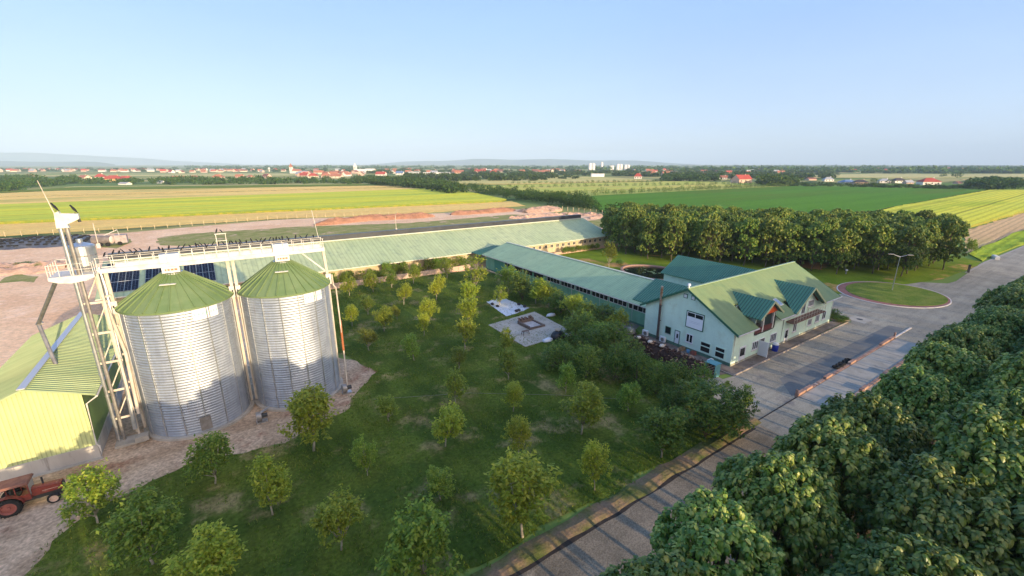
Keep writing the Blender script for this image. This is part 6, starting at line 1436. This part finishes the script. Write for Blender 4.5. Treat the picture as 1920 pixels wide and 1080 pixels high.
church(667, 325, 306, 5.0, MWALL[1], 'white village church with pale slender tower')
p = G(505, 322); s = px_per_m(p); t = thing('water_tower', 'small white water tower on the village skyline', 'water tower', (*p, 0)); b = MB(); b.lathe(*p, [(1.6, 0), (1.4, 4 / s), (3.2, 5 / s)], 12); b.build('shaft', MWALL[1], t); b = MB(); b.lathe(*p, [(3.4, 5 / s), (3.6, 7 / s), (0, 8 / s)], 12); b.build('tank', MWALL[1], t)
def block(name, px, base, wpx, hpx, mat, roofm, label, cat, d=.6, bands=0):
    p = G(px, base); s = px_per_m(p); w, h = wpx / s, hpx / s; t = thing(name, label, cat, (p[0], p[1], 0)); t.rotation_euler = (0, 0, CAMROT)
    b = MB(); b.box(-w / 2, w / 2, 0, w * d, -.2, h); o = b.build('wall', mat); o.parent = t
    b = MB(); b.box(-w / 2 - .5, w / 2 + .5, -.5, w * d + .5, h, h + h * .08 + .3); o = b.build('roof', roofm); o.parent = t
    if bands: b = MB(); b.box(-w * .42, w * .42, -.15, -.05, h * .3, h * .55); o = b.build('window_band', MWIN); o.parent = t
MHALL = M('hall_white', (.74, .72, .70), rough=.7); MHALLR = M('hall_roof', (.5, .52, .55), rough=.6)
block('warehouse', 818, 331, 48, 7, MHALL, MHALLR, 'long white warehouse with flat pale roof in the village', 'warehouse', .35)
block('warehouse', 776, 330, 22, 7, MHALLR, MHALLR, 'grey hall attached left of the white warehouse', 'warehouse', .5, 1)
block('warehouse', 1121, 331.5, 24, 5, MHALL, MHALL, 'white flat shed at the end of the tan field', 'warehouse', .4)
block('warehouse', 693, 323, 16, 6, MHALL, MHALLR, 'pale hall behind the white church', 'warehouse', .5)
def factory(px, base, hpx, rpx, n, label):
    p = G(px, base); s = px_per_m(p); t = thing('factory_silo', label, 'factory silo', (p[0], p[1], 0), 'white factory silos on the horizon'); t.rotation_euler = (0, 0, CAMROT); r_ = rpx / s
    for i in range(n):
        x = (i - (n - 1) / 2) * r_ * 2.02; b = MB(); b.lathe(x, 0, [(r_, 0), (r_, hpx / s * .93), (r_ * .8, hpx / s), (0, hpx / s)], 16); o = b.build('cylinder', MHALL); o.parent = t
    b = MB(); b.box(-n * r_ * .6, n * r_ * .6, -r_ * .3, r_ * .3, hpx / s, hpx / s * 1.06); o = b.build('top_gallery', MHALLR); o.parent = t
factory(1109, 319, 12, 3.2, 2, 'left white pair of factory silos on the horizon'); factory(1128, 319, 14, 2.2, 1, 'slim tall white factory tower on the horizon'); factory(1146, 319, 8, 2.4, 2, 'low middle pair of white factory silos'); factory(1161, 319, 10.5, 3, 2, 'grey-white pair of factory silos right of the middle'); factory(1175, 319, 9.5, 2.8, 2, 'rightmost white pair of factory silos on the horizon')
# ------------------------------------------------------------------ the air
hz = MB(); hz.box(-15000, 15000, -15000, 15000, -1.0, 430); o = hz.build('haze', []); me = o.data
mh = bpy.data.materials.new('haze'); mh.use_nodes = True; nt = mh.node_tree; nt.nodes.clear()
out = N(nt, 'ShaderNodeOutputMaterial'); pv = N(nt, 'ShaderNodeVolumePrincipled'); pv.inputs['Color'].default_value = (.60, .80, 1.0, 1); pv.inputs['Density'].default_value = 1.15e-4; pv.inputs['Anisotropy'].default_value = -.15
L(nt, pv.outputs[0], out.inputs['Volume']); me.materials.append(mh); o['kind'] = 'stuff'
